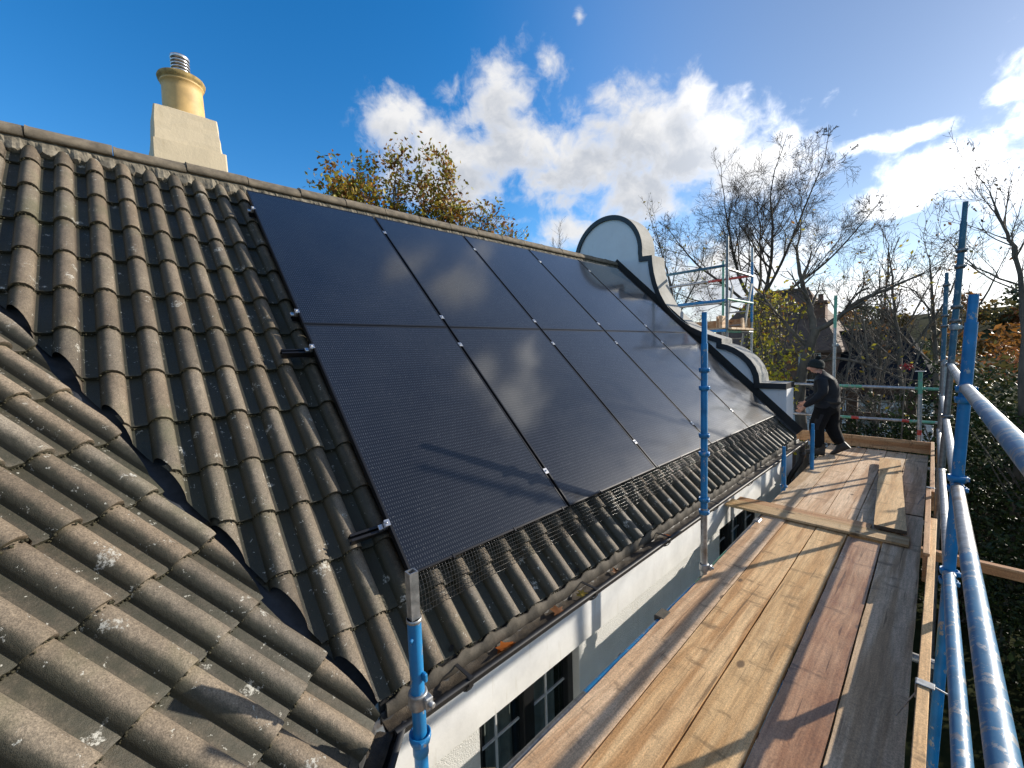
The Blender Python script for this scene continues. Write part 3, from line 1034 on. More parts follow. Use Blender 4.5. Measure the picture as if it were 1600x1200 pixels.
# smooth painted frieze at the wall head with a coved underside to the gutter
mb = MB()
prof = [(-0.012, -0.990), (0.000, -0.985), (0.003, -0.56), (0.006, -0.500), (0.020, -0.480), (0.060, -0.472), (0.150, -0.470), (0.150, -0.435)]
ys = np.linspace(w1.y + 0.02, 6.20, 40)
rings = [[Vector((x, y, z)) for x, z in prof] for y in ys]
o0 = len(mb.v)
V_ = [p for r in rings for p in r]
m_ = len(prof)
F_ = [(i * m_ + j, (i + 1) * m_ + j, (i + 1) * m_ + j + 1, i * m_ + j + 1) for i in range(len(ys) - 1) for j in range(m_ - 1)]
mb.add(V_, F_, 0, False)
q0 = w1 + WD * 0.02
q1 = w2 + WD * 0.02
for (x, z), (x2, z2) in zip(prof[:-1], prof[1:]):
    mb.quad(q0 + WD * x + UP * z, q1 + WD * x + UP * z, q1 + WD * x2 + UP * z2, q0 + WD * x2 + UP * z2)
mb.build('frieze', MT['white'], house)


def casement(y0, y1, z0, z1, x, nsash, hand):
    fr = MB()
    w = 0.05
    d = 0.06
    H = z1 - z0
    n = nsash
    xs = [y0 + (y1 - y0) * i / n for i in range(n + 1)]
    for i, yy in enumerate(xs):
        ww = w * (1.9 if 0 < i < n else 1.2)
        fr.bbox((x, min(max(yy, y0 + ww / 2), y1 - ww / 2), (z0 + z1) / 2), (d, ww, H), b=0.005)
    for i in range(n):
        for zz in (z0 + w / 2, z1 - w / 2):
            fr.bbox((x + 0.003, (xs[i] + xs[i + 1]) / 2, zz), (d - 0.01, xs[i + 1] - xs[i] - 0.01, w), b=0.005)
    f = fr.build('window', MT['win_black'], house)
    bars = MB()
    for i in range(n):
        a, b = xs[i] + 0.06, xs[i + 1] - 0.06
        bars.box((x - 0.004, (a + b) / 2 - 0.03, (z0 + z1) / 2), (0.012, 0.012, H - 0.1))
        for k in range(1, 5):
            bars.box((x - 0.006, (a + b) / 2, z1 - w - (H - 0.1) * k * 0.22), (0.011, b - a, 0.011))
    bars.build('glazing_bar', MT['white_bar'], f)
    g = MB()
    g.quad((x - 0.012, y0 + 0.02, z0 + 0.02), (x - 0.012, y1 - 0.02, z0 + 0.02), (x - 0.012, y1 - 0.02, z1 - 0.02), (x - 0.012, y0 + 0.02, z1 - 0.02))
    gg = g.build('pane', MT['glass'], f)
    # curtains hanging behind, and the dark room beyond
    cu = MB()
    n2 = 90
    V_ = []
    for i in range(n2 + 1):
        yy = y0 + 0.03 + (y1 - y0 - 0.06) * i / n2
        xx = x - 0.09 + 0.018 * math.sin(yy * 62) + 0.008 * math.sin(yy * 23)
        V_ += [(xx, yy, z0), (xx, yy, z1)]
    fold = lambda i: ((i / n2) * nsash) % 1
    cu.add(V_, [(2 * i, 2 * i + 2, 2 * i + 3, 2 * i + 1) for i in range(n2) if 0.30 < fold(i + .5) < 0.94], 0, True)
    cu.build('curtain', MT['curtain'], f)
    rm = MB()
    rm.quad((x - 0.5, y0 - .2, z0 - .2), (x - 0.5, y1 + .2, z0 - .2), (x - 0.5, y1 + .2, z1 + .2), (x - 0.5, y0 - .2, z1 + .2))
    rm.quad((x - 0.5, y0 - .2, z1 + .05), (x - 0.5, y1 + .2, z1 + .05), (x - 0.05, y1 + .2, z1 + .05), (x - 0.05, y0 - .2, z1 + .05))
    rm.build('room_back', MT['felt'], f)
    return f


f1 = casement(*WIN[0], WX - 0.085, 2, 0)
f1['label'] = 'black casement window with thin white glazing bars'
f2 = casement(WIN[1][0], WIN[1][1], WIN[1][2], -0.9735, WX - 0.085, 3, 0)
f2['label'] = 'black casement window beyond the middle pole'

# ------------------------------------------------------------------ curved parapet gable
GY0, GY1 = 6.12, 6.50
half = [(0.04, 0.425), (-0.30, 0.425), (-0.315, 0.545), (-0.36, 0.665), (-0.43, 0.775), (-0.53, 0.875), (-0.66, 0.965), (-0.76, 1.010), (-0.846, 1.034), (-0.846, 1.115),
        (-1.085, 1.205), (-1.325, 1.330), (-1.50, 1.455), (-1.66, 1.610), (-1.78, 1.770), (-1.87, 1.940), (-1.945, 2.150), (-1.99, 2.330), (-2.015, 2.50), (-2.025, 2.645), (-2.205, 2.655)]
GCX, GCZ, GR = -2.975, 2.79, 0.765
a0 = math.atan2(2.655 - GCZ, -2.205 - GCX)
arc = [(GCX + GR * math.cos(a0 + (PI - 2 * a0) * k / 36), GCZ + GR * math.sin(a0 + (PI - 2 * a0) * k / 36)) for k in range(37)]
full = half + arc[1:-1] + [(2 * GCX - x, z) for x, z in reversed(half)]


def offset_line(L, d):
    """inner line of the coping: offset inwards (to the right of the walk), mitred"""
    out = []
    for i, p in enumerate(L):
        a = Vector(L[max(i - 1, 0)])
        b = Vector(L[min(i + 1, len(L) - 1)])
        p = Vector(p)
        d1 = (p - a).normalized() if (p - a).length > 1e-6 else (b - p).normalized()
        d2 = (b - p).normalized() if (b - p).length > 1e-6 else d1
        n1, n2 = Vector((-d1.y, d1.x)), Vector((-d2.y, d2.x))
        n = (n1 + n2).normalized()
        k = 1 / max(0.55, n.dot(n1))
        out.append(tuple(p + n * d * k))
    return out


inner = offset_line(full, 0.085)
mb = MB()
body = [(x, z) for x, z in inner]
nB = len(body)
fl = [Vector((x, GY0, z)) for x, z in body]
bl_ = [Vector((x, GY1, z)) for x, z in body]
bot0, bot1 = -0.075, 2 * GCX + 0.075
# front and back as fans of strips down to the ground line
for arr, fl_ in ((fl, False), (bl_, True)):
    for i in range(nB - 1):
        a, b = arr[i], arr[i + 1]
        if abs(a.x - b.x) < 1e-4:
            continue
        q = [a, b, Vector((b.x, b.y, GROUND)), Vector((a.x, a.y, GROUND))]
        if fl_:
            q.reverse()
        mb.quad(*q)
a, b = fl[0], bl_[0]
mb.quad(a, b, Vector((b.x, b.y, GROUND)), Vector((a.x, a.y, GROUND)))
a, b = fl[-1], bl_[-1]
mb.quad(b, a, Vector((a.x, a.y, GROUND)), Vector((b.x, b.y, GROUND)))
gable = mb.build('gable_wall', MT['gable_white'], house)
# coping slab: concrete top, black painted edge
mb = MB()
n = len(full)
y0, y1 = GY0 - 0.035, GY1 + 0.045
rings = []
for i in range(n):
    (x, z), (xi, zi) = full[i], inner[i]
    rings.append([Vector((x, y0, z)), Vector((x, y1, z)), Vector((xi, y1, zi)), Vector((xi, y0, zi))])
V_ = [p for r in rings for p in r]
o_ = 0
F_, M_ = [], []
for i in range(n - 1):
    for j in range(4):
        k = (j + 1) % 4
        F_.append((i * 4 + j, i * 4 + k, (i + 1) * 4 + k, (i + 1) * 4 + j))
        M_.append(0 if j == 0 else 1)
st = len(mb.f)
mb.add(V_, F_)
for i, m in enumerate(M_):
    mb.mi[st + i] = m
mb.add(rings[0], [(0, 1, 2, 3)], 1)
mb.add(rings[-1], [(3, 2, 1, 0)], 1)
cop = mb.build('coping', [MT['coping'], MT['black_paint']], gable)
# flashing along the foot of the gable
mb = MB()
mb.quad(rp(5.98, -0.34, -0.085), rp(6.115, -0.34, -0.085), rp(6.115, RIDGE_V, -0.085), rp(5.98, RIDGE_V, -0.085))
mb.quad(rp(6.112, -0.34, -0.085), rp(6.112, -0.34, 0.02), rp(6.112, RIDGE_V, 0.02), rp(6.112, RIDGE_V, -0.085))
mb.build('abutment_flashing', MT['felt'], house)

# ------------------------------------------------------------------ gutters


def gutter(p0, p1, out, name, label):
    """half-round gutter from p0 to p1 (rim level), out = horizontal direction away from the wall"""
    d = (p1 - p0)
    L = d.length
    d.normalize()
    mb = MB()
    prof = []
    for k in range(11):
        a = PI + PI * k / 10
        prof.append((0.062 * math.cos(a), 0.062 * math.sin(a)))
    outer = prof
    lip = [(0.074, 0.002), (0.076, 0.012), (0.054, 0.013), (0.050, 0.004), (0.053, -0.004)]
    inn = [(0.056 * math.cos(2 * PI - PI * k / 10), 0.056 * math.sin(2 * PI - PI * k / 10)) for k in range(11)]
    P = outer + lip + inn + [(-0.062, 0.006)]
    n = int(L / 0.25) + 2
    rings = [[p0 + d * (L * i / (n - 1)) + out * x + UP * z for x, z in P] for i in range(n)]
    mb.rings(rings, mat=0)
    g = mb.build(name, MT['gutter'], house)
    g['label'] = label
    # wet silt lying in the bottom
    mb = MB()
    V_, F_ = [], []
    m = int(L / 0.03)
    for i in range(m + 1):
        for j in range(5):
            x = -0.05 + 0.072 * j / 4
            V_.append(p0 + d * (L * i / m) + out * x + UP * (-0.034 + rnd.uniform(-0.006, 0.009) + (0.006 if j in (0, 4) else 0)))
    for i in range(m):
        for j in range(4):
            F_.append((i * 5 + j, i * 5 + j + 1, i * 5 + j + 6, i * 5 + j + 5))
    mb.add(V_, F_, 0, True)
    s = mb.build('silt', MT['gutin'], g)
    s['kind'] = 'stuff'
    # brackets
    s = 0.35
    while s < L:
        br = MB()
        c = p0 + d * s
        for x, z in ((0.0, 0.0),):
            pts = [c + out * (0.069 * math.cos(PI + PI * k / 8)) + UP * (0.069 * math.sin(PI + PI * k / 8)) for k in range(9)]
            pts = [c + out * -0.069 + UP * 0.09] + pts + [c + out * 0.071 + UP * 0.016, c + out * 0.055 + UP * 0.016]
            for a, b in zip(pts[:-1], pts[1:]):
                ax = (b - a).normalized()
                m3 = Matrix((d, ax, d.cross(ax))).transposed()
                br.box((a + b) / 2, (0.024, (b - a).length + 0.003, 0.004), rot=m3)
        # stay across the top
        m3 = Matrix((d, out, UP)).transposed()
        br.box(c + UP * 0.017, (0.016, 0.13, 0.004), rot=m3)
        br.build('bracket', MT['gutter'], g)
        s += 0.92
    return g


GX, GZ = 0.222, -0.405
XV = Vector((1, 0, 0))
gc = Vector((GX, W0.y + 0.05, GZ))
# the wing gutter runs parallel to the wing eaves and meets the main gutter at the valley
gw = W0 + WD * 0.045
gw.z = GZ - 0.003
s_ = (gw.x - GX) / WE.x
corner = Vector((GX, gw.y - WE.y * s_, GZ))
g1 = gutter(corner, Vector((GX, 6.28, GZ)), XV, 'gutter', 'black half-round gutter with wet leaves under the solar panels')
g2 = gutter(Vector((corner.x, corner.y, GZ - 0.003)), Vector((corner.x, corner.y, GZ - 0.003)) - WE * 2.3, WD, 'gutter', 'black gutter along the wing eaves')
# weathered undercloak strip at the tile ends
mb = MB()
rings = []
y = corner.y + 0.02
while y < 6.12:
    j = rnd.uniform(-0.005, 0.005)
    d_ = (y + 0.452) / RP
    zz = -0.366 + 0.03 * max(0, math.cos((d_ - round(d_)) * 2 * PI)) + j
    rings.append([Vector((0.168 + j * .5, y, zz)), Vector((0.178 + j * .5, y, zz - 0.004)), Vector((0.180 + j, y, -0.425)), Vector((0.160, y, -0.43))])
    y += 0.038
mb.rings(rings, smooth=True)
mb.build('undercloak', MT['undercloak'], house)
mb = MB()
# fascia behind both gutters
mb.box((0.150, (corner.y + 6.2) / 2, -0.405), (0.016, 6.2 - corner.y, 0.10))
m3 = Matrix((WE, WD, UP)).transposed()
fc = corner - WD * 0.075 - WE * 1.15
fc.z = -0.405
mb.box(fc, (2.3, 0.016, 0.10), rot=m3)
mb.build('fascia', MT['gutter'], house)
# hopper and downpipe past the gable
dp = MB()
dp.tube([(GX, 6.235, GZ - 0.05), (GX, 6.235, -0.62)], 0.034, 16)
dp.lathe((GX, 6.235, -0.64), [(0.036, 0.0), (0.042, 0.0), (0.042, 0.06), (0.036, 0.06)], 16)
dp.tube([(GX, 6.235, -0.62), (GX - 0.02, 6.235, -0.72), (0.10, 6.235, -0.92), (0.06, 6.235, -1.02), (0.06, 6.235, GROUND)], 0.034, 16)
d_ = dp.build('downpipe', MT['gutter'], house)

# ================================================================== solar panels
PWD, PHT = 1.134, 1.762
PU, PV = 1.154, 1.7687
EDGE = ('beside the open tiles', 'second along from the open tiles', 'in the middle column of five', 'second along from the curved gable', 'beside the curved gable')


def panel_proto():
    root = empty('solar_panel', rp(0, 0, 0))
    fr = MB()
    fw, dep = 0.012, 0.033
    u0, u1, v0, v1 = 0.010, 0.010 + PWD, 0.0, PHT
    m3 = Matrix((PY, PS, PN)).transposed()
    for (c, s) in (((u0 + fw / 2, (v0 + v1) / 2), (fw, PHT)), ((u1 - fw / 2, (v0 + v1) / 2), (fw, PHT)),
                   (((u0 + u1) / 2, v0 + fw / 2), (PWD - 2 * fw, fw)), (((u0 + u1) / 2, v1 - fw / 2), (PWD - 2 * fw, fw))):
        fr.bbox(rp(c[0], c[1], -dep / 2), (s[0], s[1], dep), rot=m3, b=0.0012)
    fr.build('frame', MT['alu_black'], root)
    g = MB()
    e = 0.0115
    g.quad(rp(u0 + e, v0 + e, -0.0022), rp(u1 - e, v0 + e, -0.0022), rp(u1 - e, v1 - e, -0.0022), rp(u0 + e, v1 - e, -0.0022))
    g.quad(rp(u0 + e, v1 - e, -0.028), rp(u1 - e, v1 - e, -0.028), rp(u1 - e, v0 + e, -0.028), rp(u0 + e, v0 + e, -0.028))
    go = g.build('glass', MT['panel'], root)
    uvl = go.data.uv_layers.new(name='UVMap')
    for p in go.data.polygons:
        for li in p.loop_indices:
            co = go.data.vertices[go.data.loops[li].vertex_index].co
            uvl.data[li].uv = (co.dot(PY) - u0, co.dot(PS) - v0)
    return root


def copy_tree(o, parent=None):
    c = o.copy()
    COL.objects.link(c)
    if parent is not None:
        c.parent = parent
    for ch in o.children:
        copy_tree(ch, c)
    return c


proto = panel_proto()
for j in range(2):
    for i in range(5):
        p = proto if (i, j) == (0, 0) else copy_tree(proto)
        p.location = rp(PU * i, PV * j, 0)
        tag(p, 'black solar panel in the %s row, %s' % (('lower', 'upper')[j], EDGE[i]), 'solar panel', 'solar panels on the roof')
# rails under the panels, their ends showing past the last panel
m3 = Matrix((PY, PS, PN)).transposed()
for v, word, ex in ((0.275, 'lowest', 0.165), (1.545, 'second lowest', 0.165), (1.895, 'second highest', 0.02), (3.225, 'highest', 0.02)):
    rl = empty('mounting_rail', rp(-ex, v, -0.06), 'black mounting rail under the panels, %s of four' % word, 'mounting rail', 'mounting rails under the panels')
    mb = MB()
    L = 5.82 + ex
    for dv, hh, sz in ((0, -0.072, (L, 0.038, 0.003)), (-0.0175, -0.055, (L, 0.003, 0.034)), (0.0175, -0.055, (L, 0.003, 0.034)), (-0.012, -0.037, (L, 0.012, 0.003)), (0.012, -0.037, (L, 0.012, 0.003))):
        mb.box(rp(-ex + L / 2, v + dv, hh), sz, rot=m3)
    mb.build('rail', MT['alu_black'], rl)
    for u in [0.0] + [PU * k for k in range(1, 5)]:
        cb = MB()
        if u == 0.0:
            cb.bbox(rp(0.000, v, -0.018), (0.018, 0.035, 0.036), rot=m3, b=0.002)
            cb.bbox(rp(0.004, v, 0.0025), (0.026, 0.035, 0.004), rot=m3, b=0.001)
            cb.lathe(rp(-0.002, v, 0.004), [(0.0065, 0), (0.0065, 0.007), (0.004, 0.008)], 8, axis=PN)
            cb.bbox(rp(-0.022, v, -0.030), (0.022, 0.028, 0.014), rot=m3, b=0.002)
        else:
            cb.bbox(rp(u, v, 0.0022), (0.034, 0.042, 0.004), rot=m3, b=0.001)
            cb.lathe(rp(u, v, 0.0042), [(0.0065, 0), (0.0065, 0.006), (0.004, 0.007)], 8, axis=PN)
        cb.build('clamp', MT['alu'], rl)
    # roof hooks
    for u in np.arange(0.3, 5.6, 1.2):
        hk = MB()
        hk.box(rp(u, v - 0.06, -0.095), (0.03, 0.16, 0.006), rot=m3)
        hk.box(rp(u, v, -0.085), (0.03, 0.006, 0.026), rot=m3)
        hk.build('roof_hook', MT['galv'], rl)

# bird mesh skirt between the lower panel edge and the tiles
bm_ = MB()
N_U = 330
rows = 9
rnd = random.Random(4)


def mesh_pt(u, f):
    v = 0.005 - 0.155 * f
    d = (u + 0.452) / RP
    tl = BASE_M + 0.012 + roll_profile((d - round(d)) * RP)
    h = -0.014 - 0.02 * f - 0.075 * f * f + 0.008 * math.sin(u * 5.1) * f + 0.005 * math.sin(u * 17) * f
    return rp(u, v + 0.010 * math.sin(u * 2.3) * f, max(h, tl + 0.006))


tw = 0.0012
for i in range(N_U + 1):
    u = 0.01 + 5.76 * i / N_U
    bm_.tube([mesh_pt(u, f) for f in np.linspace(0, 1.03, 7)], tw, 3, cap=False)
for j in range(rows):
    f = j / (rows - 1)
    bm_.tube([mesh_pt(0.01 + 5.76 * i / 220, f) for i in range(221)], tw, 3, cap=False)
bmo = empty('bird_mesh', rp(2.88, -0.05, -0.05), 'black wire bird mesh hanging below the lower panel edge', 'bird mesh')
bm_.build('wire_mesh', MT['wire'], bmo)
u = 0.25
while u < 5.7:
    cl = MB()
    cl.bbox(rp(u, 0.004, 0.001), (0.012, 0.022, 0.004), rot=m3, b=0.001)
    cl.box(rp(u, -0.007, -0.015), (0.010, 0.003, 0.034), rot=m3)
    u += 0.42
    cl.build('clip', MT['alu_black'], bmo)

# fallen leaves lying in the gutter
LEAFCOL = [((0.42, 0.12, 0.02), 'orange'), ((0.45, 0.30, 0.04), 'yellow'), ((0.20, 0.085, 0.03), 'brown')]
leaf_spots = [(0.36, 0.0, 0.065, 'bright orange curled leaf lying in the near end of the gutter'), (0.97, 1, 0.042, 'yellow leaf lying in the gutter near the first window'),
              (1.32, 2, 0.040, 'brown leaf lying in the gutter between the first and second panels'), (2.02, 0, 0.045, 'small red-orange leaf in the gutter just before the middle pole'),
              (0.75, 2, 0.05, 'brown curled leaf in the gutter beyond the orange leaf')]
for (yy, ci, sz, lab) in leaf_spots:
    ci = int(ci)
    me = MB()
    pts = []
    nn = 14
    ang = rnd.uniform(0, 6)
    q = Matrix.Rotation(ang, 3, UP) @ Matrix.Rotation(rnd.uniform(-.4, .4), 3, XV)
    V_ = [Vector((0, 0, 0.006))]
    for k in range(nn):
        a = 2 * PI * k / nn
        r = sz * (0.62 + 0.38 * (k % 2)) * (1.0 + 0.4 * abs(math.cos(a / 2)))
        V_.append(Vector((r * math.cos(a), r * 0.7 * math.sin(a), 0.25 * r * abs(math.sin(a)) + rnd.uniform(0, .006))))
    V_ = [q @ v * 0.75 + Vector((GX + rnd.uniform(-.01, .02), yy, GZ - 0.018)) for v in V_]
    me.add(V_, [(0, 1 + k, 1 + (k + 1) % nn) for k in range(nn)], 0, True)
    c = LEAFCOL[ci][0]
    tag(me.build('fallen_leaf', MT['leaf'], None, tint=[(*c, 1)] * len(me.v)), lab, 'leaf', 'leaves fallen in the gutter')

# ================================================================== scaffold
TR = 0.02415


def standard(x, y, z0, z1, label, segs, cups=(), lean=0.0, spigot=None, collars=(), cupmat='blue', name='scaffold_pole'):
    """upright tube; segs = [(z_top, material)] from the bottom up; cups = heights of node rings"""
    root = empty(name, (x, y, z0), label, 'scaffold pole', 'upright scaffold poles')
    X = lambda z: x + lean * z

    def P(z):
        return Vector((X(z), y, z))
    mats, pts, idx = [], [P(z0)], []
    names = []
    zc = z0
    for zt, mname in segs:
        nst = max(1, int((zt - zc) / 0.25))
        if mname not in names:
            names.append(mname)
        for k in range(nst):
            pts.append(P(zc + (zt - zc) * (k + 1) / nst))
            idx.append(names.index(mname))
        zc = zt
    mb = MB()
    mb.tube(pts, TR, 20, mats=idx)
    mb.build('tube', [MT[n] for n in names], root)
    ax = Vector((lean, 0, 1)).normalized()
    for z in cups:
        c = MB()
        c.lathe(P(z), [(TR + .001, -0.022), (0.034, -0.020), (0.0385, -0.002), (0.0385, 0.012), (0.034, 0.014), (0.033, 0.004), (TR + .001, 0.002)], 20, axis=ax)
        c.bbox(P(z) + Vector((0.037, -0.012, 0.0)), (0.014, 0.022, 0.02), b=0.002)
        c.build('cup_joint', MT[cupmat], root)
    for z in collars:
        c = MB()
        c.lathe(P(z), [(TR + .001, -0.026), (0.033, -0.026), (0.034, -0.02), (0.034, 0.02), (0.033, 0.026), (TR + .001, 0.026)], 18, axis=ax)
        c.bbox(P(z) + Vector((0.036, 0.016, 0.0)), (0.030, 0.030, 0.042), b=0.004)
        c.lathe(P(z) + Vector((0.056, 0.018, 0.0)), [(0.011, -0.010), (0.011, 0.010), (0.006, 0.011)], 6, axis=Vector((1, 0.2, 0)))
        c.build('coupler', MT['galv'], root)
    if spigot:
        kind, zt, mname = spigot
        s = MB()
        if kind == 'square':
            w = 0.0165
            zz = [zc - 0.002, zt]
            for a, b, hx, hy in ((-1, 0, 0.002, w), (1, 0, 0.002, w), (0, -1, w, 0.002), (0, 1, w, 0.002)):
                s.box((X(zc) + a * (w - .002), y + b * (w - 0.002 if b else 0), sum(zz) / 2), (hx * 2 if a else 2 * w - .008, hy * 2 if b else 2 * w, zz[1] - zz[0]))
            rotz = None
        else:
            s.tube([P(zc - 0.02), P(zt)], TR * 0.80, 18)
        so_ = s.build('spigot', MT[mname], root)
    return root


def tube_thing(name, p0, p1, label, segs, cat='scaffold tube', group='horizontal scaffold tubes', r=TR, ends=None):
    """level tube; segs = [(fraction, material)]"""
    p0, p1 = Vector(p0), Vector(p1)
    root = empty(name, p0, label, cat, group)
    names, idx, pts = [], [], [p0]
    f0 = 0
    for f1, mname in segs:
        if mname not in names:
            names.append(mname)
        k = max(1, int((f1 - f0) * (p1 - p0).length / 0.3))
        for i in range(k):
            pts.append(p0.lerp(p1, f0 + (f1 - f0) * (i + 1) / k))
            idx.append(names.index(mname))
        f0 = f1
    mb = MB()
    mb.tube(pts, r, 22, mats=idx)
    mb.build('tube', [MT[n] for n in names], root)
    d = (p1 - p0).normalized()
    for p, s in ((p0, 1), (p1, -1)):
        bl = MB()
        bl.bbox(p + d * s * 0.012 , (0.05, 0.05, 0.042), rot=Matrix((d, d.cross(UP), UP)).transposed(), b=0.008)
        bl.build('end_blade', MT[ends or names[0]], root)
    return root


# inner row, along the wall
near = standard(0.420, -0.212, GROUND, 0.100, 'near blue scaffold pole with a square galvanised end at the gutter corner',
                [(-0.36, 'blue'), (0.100, 'blue')], cups=(-0.335,), collars=(-0.195,), spigot=('square', 0.266, 'galv'))
w_ = MB()
w_.lathe((0.420, -0.212, 0.088), [(0.012, 0.012), (0.0262, 0.012), (0.0262, 0.0), (0.0245, -0.002)], 18)
w_.build('rim', MT['galv'], near)
w_ = MB()
w_.lathe((0.420, -0.212, -0.40), [(0.0245, 0.0), (0.0275, 0.0), (0.0275, 0.06), (0.0245, 0.06)], 18)
w_.build('sleeve', MT['blue'], near)
w_ = MB()
w_.lathe((0.42, -0.212, 0.035), [(0.007, 0), (0.007, 0.034), (0.004, 0.036)], 8, axis=Vector((0.55, -0.8, 0)))
w_.build('locking_pin', MT['blue'], near)
w_ = MB()
w_.bbox((0.452, -0.20, -0.105), (0.022, 0.012, 0.03), b=0.003)
w_.build('locking_pin', MT['blue'], near)
standard(0.400, 2.280, GROUND, 1.020, 'tall blue scaffold pole in front of the solar panels', [(-0.74, 'galv'), (-0.235, 'galv'), (0.20, 'blue'), (1.02, 'blue')],
         cups=(0.825, 0.690, 0.330, 0.190, -0.165, -0.262), collars=(-0.70,), spigot=('round', 1.250, 'blue'))
standard(0.331, 4.784, GROUND, -0.330, 'short blue pole stub beside the gutter past the cross planks', [(-0.33, 'blue')], cups=(-0.70,), spigot=('round', -0.224, 'blue'))
standard(0.383, 5.997, GROUND, -0.200, 'blue pole stub standing in front of the walking man', [(-0.20, 'blue')], spigot=('round', -0.114, 'blue'))
# outer row, along the garden side
standard(1.697, 2.280, GROUND, 1.075, 'nearest bright blue pole on the garden side of the deck', [(1.075, 'blue')], cups=(0.735, 0.680, 0.262, 0.205, -0.255, -0.31), lean=0.027, spigot=('round', 1.214, 'blue'))
standard(1.642, 4.800, GROUND, 2.045, 'tallest pole, grey below and faded teal above, on the garden side', [(0.80, 'galv_dark'), (2.045, 'teal')],
         cups=(1.80, 1.655, 1.29, 1.16, 0.755, 0.262), lean=0.030, cupmat='galv_dark', spigot=('round', 2.229, 'teal'), collars=(1.10,))
standard(1.590, 7.300, GROUND, 1.700, 'farthest garden side pole, teal topped, at the corner of the deck', [(0.70, 'galv_dark'), (1.70, 'teal')],
         cups=(1.72, 1.31, 1.17, 0.69, 0.22), lean=0.0, cupmat='galv_dark', spigot=('round', 1.883, 'teal'))
standard(1.612, 7.02, GROUND, 0.72, 'short galvanised pole beside the farthest garden side pole', [(0.72, 'galv')], cups=(0.20,), collars=(0.66, -0.3), cupmat='galv')
# ledgers on the garden side: three rails in each bay
XA = lambda y, z: 1.697 + (1.642 - 1.697) * (y - 2.28) / 2.52 + 0.028 * z
bays = ((-0.60, 2.245, 'near bay'), (2.315, 4.765, 'middle bay'), (4.835, 7.265, 'far bay'))
railz = ((0.740, 'top'), (0.222, 'middle'), (-0.262, 'bottom'))
SEG = {('near bay', 'top'): [(0.50, 'blue_worn'), (0.72, 'blue_worn'), (1.0, 'galv')], ('near bay', 'middle'): [(0.38, 'blue_worn'), (0.66, 'blue_worn'), (1, 'galv')],
       ('near bay', 'bottom'): [(0.35, 'galv'), (1, 'blue_worn')], ('middle bay', 'top'): [(0.9, 'galv'), (1, 'teal')], ('middle bay', 'middle'): [(1, 'galv')],
       ('middle bay', 'bottom'): [(1, 'galv')], ('far bay', 'top'): [(1, 'galv_dark')], ('far bay', 'middle'): [(1, 'galv')], ('far bay', 'bottom'): [(1, 'galv')]}
WHAT = {'blue_worn': 'worn blue', 'galv': 'galvanised', 'galv_dark': 'dull grey'}
for (ya, yb, bn) in bays:
    for z, rn in railz:
        if bn == 'far bay' and rn == 'top':
            continue
        xa = XA(ya, z) + (0.035 if rn == 'top' and bn == 'near bay' else 0)
        sg = SEG[(bn, rn)]
        tube_thing('guard_rail', (xa, ya, z), (XA(yb, z), yb, z), '%s %s guard rail in the %s on the garden side' % (WHAT[sg[0][1]], rn, bn), sg, 'guard rail', 'guard rails on the garden side')
# inner ledgers along the wall edge of the deck
tube_thing('scaffold_ledger', (0.418, -0.18, -0.792), (0.402, 2.25, -0.792), 'near tube along the wall edge of the deck, black then blue', [(0.24, 'galv_dark'), (0.38, 'galv_dark'), (0.95, 'blue'), (1, 'green')], 'scaffold tube', 'tubes along the wall edge of the deck')
tube_thing('scaffold_ledger', (0.398, 2.315, -0.792), (0.334, 4.75, -0.792), 'middle tube along the wall edge of the deck, green then grey', [(0.2, 'green'), (1, 'galv')], 'scaffold tube', 'tubes along the wall edge of the deck')
tube_thing('scaffold_ledger', (0.330, 4.815, -0.792), (0.345, 7.9, -0.792), 'far tube along the wall edge of the deck behind the short blue stub', [(0.3, 'green'), (1, 'galv')], 'scaffold tube', 'tubes along the wall edge of the deck')
for yy, w in ((-0.212, 'nearest'), (1.10, 'second'), (2.28, 'third'), (4.8, 'fourth'), (7.3, 'farthest')):
    tube_thing('scaffold_transom', (0.36, yy + 0.055, -0.840), (1.66, yy + 0.055, -0.840), 'grey cross tube carrying the deck boards, %s one' % w, [(1, 'galv')], 'scaffold tube', 'cross tubes under the deck')
mb = MB()
mb.bbox((0.405, 1.60, -0.775), (0.07, 0.11, 0.045), b=0.006)
tag(mb.build('coupler_plate', MT['undercloak'], None), 'pale clamp plate on the tube between the wall and the deck', 'clamp')
mb = MB()
mb.bbox((0.385, 3.62, -0.765), (0.06, 0.10, 0.05), b=0.008)
tag(mb.build('coupler_plate', MT['galv'], None), 'galvanised clamp on the tube near the cross planks', 'clamp')


